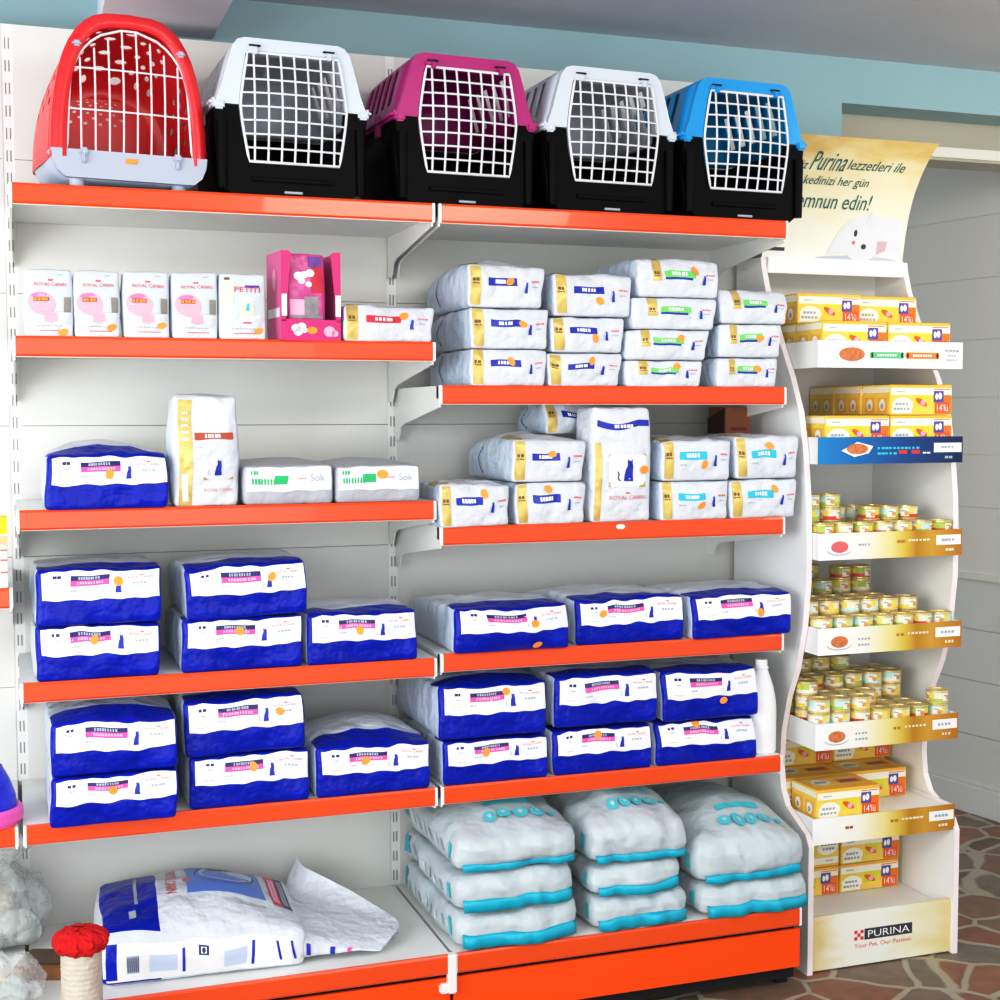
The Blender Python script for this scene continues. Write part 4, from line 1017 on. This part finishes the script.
# ------------------------------------------------------------------ cat food cartons
M_cy = mat('carton_yellow', (250, 214, 96), .4, var=.12, bscale=40); M_co = mat('carton_orange', (240, 130, 30), .4); M_coo = mat('carton_deep_orange', (236, 104, 40), .4)
M_cw = mat('carton_white', (248, 244, 226), .4); M_cp = mat('carton_purple', (104, 92, 160), .4); M_ce = mat('carton_gold_edge', (248, 190, 70), .4); M_cg = mat('carton_lime', (222, 218, 50), .4)
def carton(label, x0, y, z, w=.183, h=.075, d=.12, rz=0.0, flip=False, group='yellow cat food cartons on the display stand'):
    mb = MB(); mb.box(-w / 2, w / 2, 0, d, 0, h, M_cy, .0015)
    def fr(a, b, off):
        a, b = (1 - a, 1 - b) if flip else (a, b)
        return Vector((-w / 2 + a * w, -off, b * h))
    Dc = Decal(mb, fr, 9); e = .0006
    Dc.rect(.01, .99, .90, .99, M_ce, e); Dc.rect(.01, .99, .66, .90, M_cw, e); Dc.scribble(.10, .24, .76, .80, M_ink_grey, e * 2, n=4)
    Dc.rect(.70, .97, .84, .87, M_coo, e * 2); Dc.rect(.40, .62, .28, .66, M_cg, e)
    Dc.rect(.03, .34, .05, .40, M_cw, e * 1.2); Dc.disc(.20, .32, .17, .26, M_cw, e * 1.4, 16); Dc.scribble(.05, .32, .16, .24, M_ink_grey, e * 2.4, n=5); Dc.scribble(.08, .30, .32, .40, M_ink_grey, e * 2.4, n=4)
    Dc.disc(.50, .42, .06, .16, M_coo, e * 2, 12, .5); Dc.disc(.52, .40, .04, .09, M_ink_palepink, e * 3, 10)
    Dc.rect(.72, .985, .03, .66, M_co, e * 1.5); Dc.rect(.70, .86, .42, .80, M_cp, e * 2.2); Dc.disc(.745, .61, .025, .11, M_ink_white, e * 3, 10); Dc.disc(.80, .63, .03, .12, M_ink_white, e * 3, 10)
    Dc.rect(.72, .95, .08, .42, M_coo, e * 2.0)
    if not flip: Dc.text("14'lü", .75, .93, .12, .36, M_ink_white, e * 3)
    else: Dc.scribble(.74, .92, .14, .34, M_ink_white, e * 3, n=3)
    Ds = Decal(mb, lambda a, b, off: Vector((-w / 2 - off, d * a, b * h)), 9)
    Ds.rect(.02, .98, .74, .94, M_cw, e)
    for k in range(2):
        Ds.rect(.10 + .45 * k, .44 + .45 * k, .08, .58, M_ce, e); Ds.disc(.27 + .45 * k, .33, .11, .20, M_cw, e * 2, 12); Ds.disc(.27 + .45 * k, .28, .05, .10, M_ink_grey, e * 3, 10)
    Dt = Decal(mb, lambda a, b, off: Vector((-w / 2 + w * a, d * b, h + off)), 9)
    Dt.rect(.02, .98, .02, .98, M_ce, e); Dt.rect(.06, .94, .20, .80, M_cy, e * 2); Dt.disc(.26, .5, .14, .22, M_cw, e * 3, 14); Dt.scribble(.16, .36, .42, .56, M_ink_grey, e * 4, n=4)
    Dt.rect(.52, .88, .34, .62, M_co, e * 3); Dt.scribble(.56, .84, .42, .54, M_cp, e * 4, n=4)
    o = mb.build('cat_food_carton'); o.location = (x0 + w / 2, y, z); o.rotation_euler = (0, 0, rz)
    return tag(o, label, 'box', group)
fz = FZ
ch = .0765
A = 'yellow cat food carton, '
carton(A + 'front left of the bottom layer in the white topmost tray', 1.862, -.405, fz[0])
carton(A + 'front right of the bottom layer in the white topmost tray', 2.050, -.405, fz[0])
carton(A + 'behind the front left one in the white topmost tray', 1.862, -.283, fz[0], group='cartons hidden behind the front row')
carton(A + 'behind the front right one in the white topmost tray', 2.050, -.283, fz[0], group='cartons hidden behind the front row')
carton(A + 'left one of the upper layer in the white topmost tray', 1.866, -.283, fz[0] + ch)
carton(A + 'right one of the upper layer in the white topmost tray', 2.056, -.255, fz[0] + ch)
carton(A + 'front left of the bottom layer in the blue tray', 1.870, -.410, fz[1])
carton(A + 'front right of the bottom layer in the blue tray', 2.056, -.410, fz[1])
carton(A + 'front one of the upper layer in the blue tray', 2.058, -.405, fz[1] + ch)
carton(A + 'directly behind the front upper one in the blue tray', 2.054, -.283, fz[1] + ch)
carton(A + 'rear bottom left in the blue tray', 1.870, -.287, fz[1], group='cartons hidden behind the front row')
carton(A + 'rear bottom right in the blue tray', 2.056, -.287, fz[1], group='cartons hidden behind the front row')
carton(A + 'rearmost of the upper layer in the blue tray', 2.052, -.161, fz[1] + ch)
carton(A + 'under the rearmost upper one in the blue tray', 2.052, -.164, fz[1], group='cartons hidden behind the front row')
# sixth tray
carton(A + 'frontmost at the left in the lowest tray', 1.868, -.395, fz[5])
carton(A + 'in the middle of the lowest tray behind the frontmost one', 2.040, -.265, fz[5], rz=0)
carton(A + 'left in the middle row of the lowest tray', 1.853, -.268, fz[5])
carton(A + 'back left on the second layer of the lowest tray', 1.880, -.160, fz[5] + ch)
carton(A + 'back right on the second layer of the lowest tray', 2.068, -.155, fz[5] + ch)
carton(A + 'back left supporting the second layer in the lowest tray', 1.866, -.145, fz[5], d=.105, group='cartons hidden behind the front row')
carton(A + 'back right supporting the second layer in the lowest tray', 2.056, -.145, fz[5], d=.105, group='cartons hidden behind the front row')
# base compartment
carton(A + 'lower left in the base compartment', 1.868, -.215, .117)
carton(A + 'lower right in the base compartment', 2.056, -.215, .117)
carton(A + 'upside down, upper left in the base compartment', 1.868, -.215, .117 + ch, flip=True)
carton(A + 'upper right in the base compartment', 2.058, -.215, .117 + ch)

# ------------------------------------------------------------------ cans
M_rim = mat('can_gold', (226, 206, 150), .3, metal=.5)
can_cols = [('green', (176, 196, 96)), ('cream', (240, 232, 206)), ('yellow', (238, 214, 90)), ('pale blue', (190, 222, 222)), ('orange', (226, 164, 104)), ('red', (212, 76, 62))]
can_mesh = {}
def can_data(ci, band):
    k = (ci, band)
    if k in can_mesh: return can_mesh[k]
    r, h = .0285, .0345
    c1 = mat('can_label_%d' % ci, can_cols[ci][1], .4, var=.3, bscale=70); c2 = mat('can_label_%d' % band, can_cols[band][1], .4, var=.3, bscale=70); cw = M_cw
    prof_ = [(0, .001), (r - .002, .001), (r - .001, 0), (r, .0015), (r, .004), (r - .001, .005), (r - .001, .014), (r - .001, .024), (r - .001, .0295), (r, .0305), (r, .0335), (r - .001, h), (r - .003, .0335), (r - .0035, .0315), (0, .0315)]
    mb = MB(); seq = [M_rim, M_rim, M_rim, M_rim, M_rim, c2, c1, c1, M_rim, M_rim, M_rim, M_rim, M_rim, M_rim]
    mb.lathe(prof_, None, n=20, mfn=lambda q: seq[q])
    Dc = Decal(mb, lambda a, b, off: Vector(((r - .001 + off) * cos(a), (r - .001 + off) * sin(a), b)), .3)
    for k2 in range(3):
        a = -pi / 2 + k2 * 2 * pi / 3
        Dc.rect(a - .5, a + .3, .008, .027, cw, .0004); Dc.disc(a + .1, .016, .22, .006, mat('can_label_4', can_cols[4][1]), .0008, 10); Dc.rect(a - .4, a, .020, .024, M_ink_grey, .0008)
        Dc.rect(a + .32, a + .8, .015, .028, mat('can_label_2', can_cols[2][1]), .0005)
    o = mb.build('tmp'); me = o.data; bpy.data.objects.remove(o); me.name = 'cat_food_can'
    can_mesh[k] = me; return me
ORD = ['first', 'second', 'third', 'fourth', 'fifth', 'sixth', 'seventh']
ROW = ['front', 'second', 'third', 'fourth', 'fifth']
LEV = ['bottom', 'second', 'third', 'fourth', 'fifth']
TN = ['top-can', 'mid-can', 'low-can']
def cans(tray, rows):
    rnd = random.Random(tray * 11)
    z0 = fz[tray]; nm = TN[tray - 2]
    for r_, heights in enumerate(rows):
        for c, hh in enumerate(heights):
            jx, jy = rnd.uniform(-.0008, .0008), rnd.uniform(-.003, .003)
            xoff = .0 if r_ % 2 == 0 else .0
            for l in range(hh):
                a, b = rnd.choice([(0, 5), (1, 3), (2, 1), (3, 1), (1, 0), (1, 2), (1, 5), (0, 1), (3, 0)])
                o = bpy.data.objects.new('cat_food_can', can_data(a, b)); col.objects.link(o)
                o.location = (1.880 + .0585 * c + jx + xoff, ty[tray] + .042 + .062 * r_ + jy, z0 + .0348 * l)
                o.rotation_euler = (0, 0, rnd.uniform(-.8, .8))
                tag(o, '%s can, %s layer, %s from left in %s row of %s tray' % (can_cols[a][0], LEV[l], ORD[c], ROW[r_], nm), 'can', 'cat food cans on the %s can tray' % nm)
cans(2, [[1, 1, 1, 1, 1, 1, 1], [3, 3, 0, 2, 2, 2, 0], [3, 2, 2, 2, 2, 0, 0], [4, 1, 0, 0, 0, 0, 0]])
cans(3, [[1, 1, 1, 1, 1, 1, 1], [2, 2, 2, 2, 2, 2, 0], [3, 2, 2, 2, 2, 0, 0], [3, 3, 3, 4, 4, 0, 0], [4, 4, 4, 0, 0, 0, 0]])
cans(4, [[2, 2, 2, 1, 1, 1, 2], [3, 2, 2, 2, 1, 1, 0], [3, 3, 3, 3, 3, 3, 0], [4, 4, 4, 4, 3, 3, 0]])

# ------------------------------------------------------------------ small things
# white bottle
mb = MB(); t = thing('white_bottle', 'plain white plastic bottle at the right end of the fifth right shelf', 'bottle', (1.742, -.335, ST['R5']))
M_bottle = mat('bottle_white', (246, 246, 246), .35)
mb.lathe([(0, 0), (.034, 0), (.0375, .004), (.038, .02), (.038, .11), (.036, .135), (.030, .165), (.022, .19), (.0165, .205), (.015, .21), (0, .21)], M_bottle, n=28); mb.build('bottle_body', t)
mb = MB(); mb.cyl((0, 0, .207), .0155, .0150, .026, M_bottle, 20); mb.lathe([(.0155, .208), (.018, .209), (.018, .214), (.0155, .215)], M_bottle, n=20); mb.build('bottle_cap', t)
# brown carton behind the right bags
M_kraft = mat('kraft_card', (150, 84, 50), .6, var=.2, bscale=14); M_kdk = mat('kraft_dark', (60, 34, 24), .7)
mb = MB(); mb.box(-.037, .037, 0, .09, 0, .068, M_kraft, .002); mb.prism_yz([(0, 0), (.09, 0), (.09, .04), (.0, .066)], -.0385, -.0372, M_kdk); mb.box(-.02, .025, -.001, .001, .008, .016, mat('kraft_print', (120, 40, 40), .6))
o = mb.build('brown_carton'); o.location = (1.738, -.212, ST['R3'] + .202); tag(o, 'small brown carton lying on top of the rightmost turquoise-strip bags', 'box')
# small white tag stuck on the rail under the upright bag
for o in unit.children:
    if o.name.startswith('shelf') and abs(max(v.co.z for v in o.data.vertices) - ST['R3']) < .001 and min(v.co.x for v in o.data.vertices) > .5:
        mb = MB(); Dg = Decal(mb, lambda a, b, off: Vector((a, -D - .0062 - off, b))); Dg.disc(1.331, ST['R3'] - .010, .012, .006, M_card, .0008); mb.build('price_tag', o)
# scratching post
M_sisal = mat('sisal', (200, 192, 178), .8, bump=.25, bscale=60, var=.12); M_fuzz = mat('red_fleece', (222, 14, 22), .9, bump=1.0, bscale=70, bdetail=4)
t = thing('scratching_post', 'beige rope scratching post with fluffy red top in the left foreground', 'scratching post', (.098, -.60, 0))
mb = MB(); pr_ = [(.0385, .02)] + [(.0385 + (.0006 if k % 2 else 0), .02 + .005 * k) for k in range(69)]; mb.lathe(pr_, M_sisal, n=28); mb.build('post', t)
mb = MB(); mb.lathe([(0, 0), (.098, 0), (.102, .006), (.098, .02), (0, .022)], M_sisal, n=36); mb.build('base', t)
mb = MB(); V = []; nr, na = 10, 40
for i in range(nr + 1):
    ph = pi * i / nr
    for j in range(na):
        a = 2 * pi * j / na; k = 1 + .09 * noise.noise(Vector((cos(a) * 4, sin(a) * 4, ph * 3))) + .05 * sin(a * 9)
        V.append((.053 * sin(ph) ** .7 * k * cos(a), .053 * sin(ph) ** .7 * k * sin(a), .378 + .026 * cos(ph) + .004 * noise.noise(Vector((cos(a) * 6, sin(a) * 6, ph * 5)))))
mb.add(V, [(i * na + j, (i + 1) * na + j, (i + 1) * na + (j + 1) % na, i * na + (j + 1) % na) for i in range(nr) for j in range(na)], M_fuzz, True); mb.build('fleece_top', t)
# crumpled clear bags of toys on the far-left base shelf
M_clear = mat('clear_film', (234, 240, 238), .12, bump=1.0, bscale=30, bdetail=3, alpha=.30); M_toy = mat('toy_cream', (206, 196, 172), .7, var=.4, bscale=24); M_toyg = mat('toy_greyish', (176, 184, 178), .6, var=.4, bscale=20)
def crumple(label, x, y, z, w, d, h, seed, toys):
    t = thing('bag_of_toys', label, 'bag', (x, y, z), (0, 0, .2 * seed), 'clear bags of pet toys at the lower left')
    bag = Bag(w, d, h, r=min(w, d, h) * .42, bt=.02, amp=.018, freq=15, crease=2, seed=100 + seed, n=(18, 18, 10), sag=.01); mb = MB(); bag.mesh(mb, lambda c, ax, sg: M_clear); mb.build('clear_wrap', t)
    r = random.Random(seed)
    for k in range(toys):
        b2 = Bag(w * .34, d * .3, h * .42, r=h * .17, amp=.007, freq=18, seed=seed * 9 + k, n=(8, 8, 5)); m2 = MB(); b2.mesh(m2, lambda c, ax, sg: M_toy if k % 2 else M_toyg)
        o = m2.build('toy', t); o.location = (r.uniform(-.26, .26) * w, r.uniform(.12, .5) * d, h * (.08 + .42 * (k % 2))); o.rotation_euler = (0, 0, r.uniform(-.6, .6))
    if seed == 1:                                                # gathered neck of the bag
        m3 = MB(); V = []
        for i in range(9):
            f = i / 8
            for j in range(16):
                a = 2 * pi * j / 16; rr = lerp(.05, .016, min(1, f * 2)) + max(0, f - .5) * .085
                rr *= 1 + .25 * sin(a * 5 + i * .4)
                V.append((.05 + rr * cos(a), d * .5 + rr * sin(a), h * .85 + f * .10))
        m3.add(V, [(i * 16 + j, i * 16 + (j + 1) % 16, (i + 1) * 16 + (j + 1) % 16, (i + 1) * 16 + j) for i in range(8) for j in range(16)], M_clear, True); m3.build('gathered_neck', t)
    return t
crumple('crumpled clear bag of cream toys with gathered neck, at the lower left edge', -.075, -.20, bz, .27, .17, .16, 1, 9)
crumple('flat clear bag of pale toys in front of the taller clear bag, lower left', -.075, -.478, bz, .20, .12, .055, 0, 5)
M_wood = mat('brown_wood', (150, 100, 58), .4, var=.35, bscale=30)
mb = MB(); mb.box(-.055, .055, -.05, .05, 0, .03, M_wood, .003); mb.box(-.045, .045, -.04, .04, .03, .034, mat('dark_wood', (96, 66, 40), .35, var=.4, bscale=40), .001)
o = mb.build('wooden_box'); o.location = (.040, -.285, bz); o.rotation_euler = (0, 0, -.35); tag(o, 'small flat brown wooden box behind the red-topped scratching post', 'box')
# blue and pink pet toy on the far-left shelf
M_tb = mat('toy_blue', (14, 30, 210), .25, coat=.4); M_tp = mat('toy_pink', (246, 110, 190), .3)
t = thing('pet_hide_toy', 'blue domed plastic pet toy on a pink base at the left edge', 'toy', (-.085, -.335, .554))
mb = MB(); mb.lathe([(0, 0), (.078, 0), (.084, .01), (.084, .028), (.078, .036), (.070, .034), (0, .034)], M_tp, n=36); mb.build('base', t)
mb = MB(); mb.lathe([(.072, .034), (.070, .055), (.060, .085), (.050, .105), (.046, .112), (.044, .118), (.030, .130), (0, .134)], M_tb, n=36); mb.build('dome', t)
mb = MB(); mb.cyl((.020, -.066, .075), .018, .018, .010, M_dark, 16, ax='y'); mb.build('opening', t)
# white pack with yellow top at the left edge
mb = MB(); mb.box(-.05, .026, 0, .09, 0, .088, M_card, .002); mb.box(-.05, .0262, -.0006, .09, .088, .106, mat('pack_peach', (250, 190, 140), .5)); mb.box(-.05, .0262, -.0006, .09, .110, .142, mat('pack_yellow', (255, 232, 0), .5)); mb.box(-.05, .026, .001, .088, .106, .110, M_card)
for k in (.03, .055, .075): mb.box(.012, .0262, -.0008, .001, k, k + .004, M_ink_palered)
o = mb.build('white_carton'); o.location = (-.047, -.386, 1.0455); tag(o, 'white carton with yellow and peach top bands at the left edge', 'box')

# ------------------------------------------------------------------ light
w = bpy.data.worlds.new('world'); scene.world = w; w.use_nodes = True
bg = w.node_tree.nodes['Background']; bg.inputs['Color'].default_value = (.86, .93, 1, 1); bg.inputs['Strength'].default_value = .8
def area(name, loc, target, sx, sy, power, colr):
    l = bpy.data.lights.new(name, 'AREA'); l.shape = 'RECTANGLE'; l.size = sx; l.size_y = sy; l.energy = power; l.color = colr
    o = bpy.data.objects.new(name, l); col.objects.link(o); o.location = loc
    o.rotation_euler = (Vector(target) - Vector(loc)).to_track_quat('-Z', 'Y').to_euler()
area('shop_window_light', (-1.95, -2.3, 1.3), (.7, -.1, .8), 2.2, 2.0, 66, (.95, .98, 1))
area('front_window_light', (.2, -4.5, 1.2), (.8, 0, 1.0), 2.6, 1.9, 34, (.97, .98, 1))
area('side_fill_light', (2.75, -1.3, 2.25), (3.15, .6, .7), .5, .5, 7, (1, .97, .92))  # unseen fill light, added to brighten the boarded wall in the opening
area('ceiling_lamp_light', (1.5, -2.6, 2.36), (1.2, -.2, .8), 1.2, .5, 22, (1, .97, .92))
scene.view_settings.view_transform = 'Standard'
scene.view_settings.look = 'None'
scene.view_settings.exposure = 0.12
scene.view_settings.use_curve_mapping = True
cv = scene.view_settings.curve_mapping; c = cv.curves[3]
c.points.new(.22, .175); c.points.new(.70, .765); cv.update()
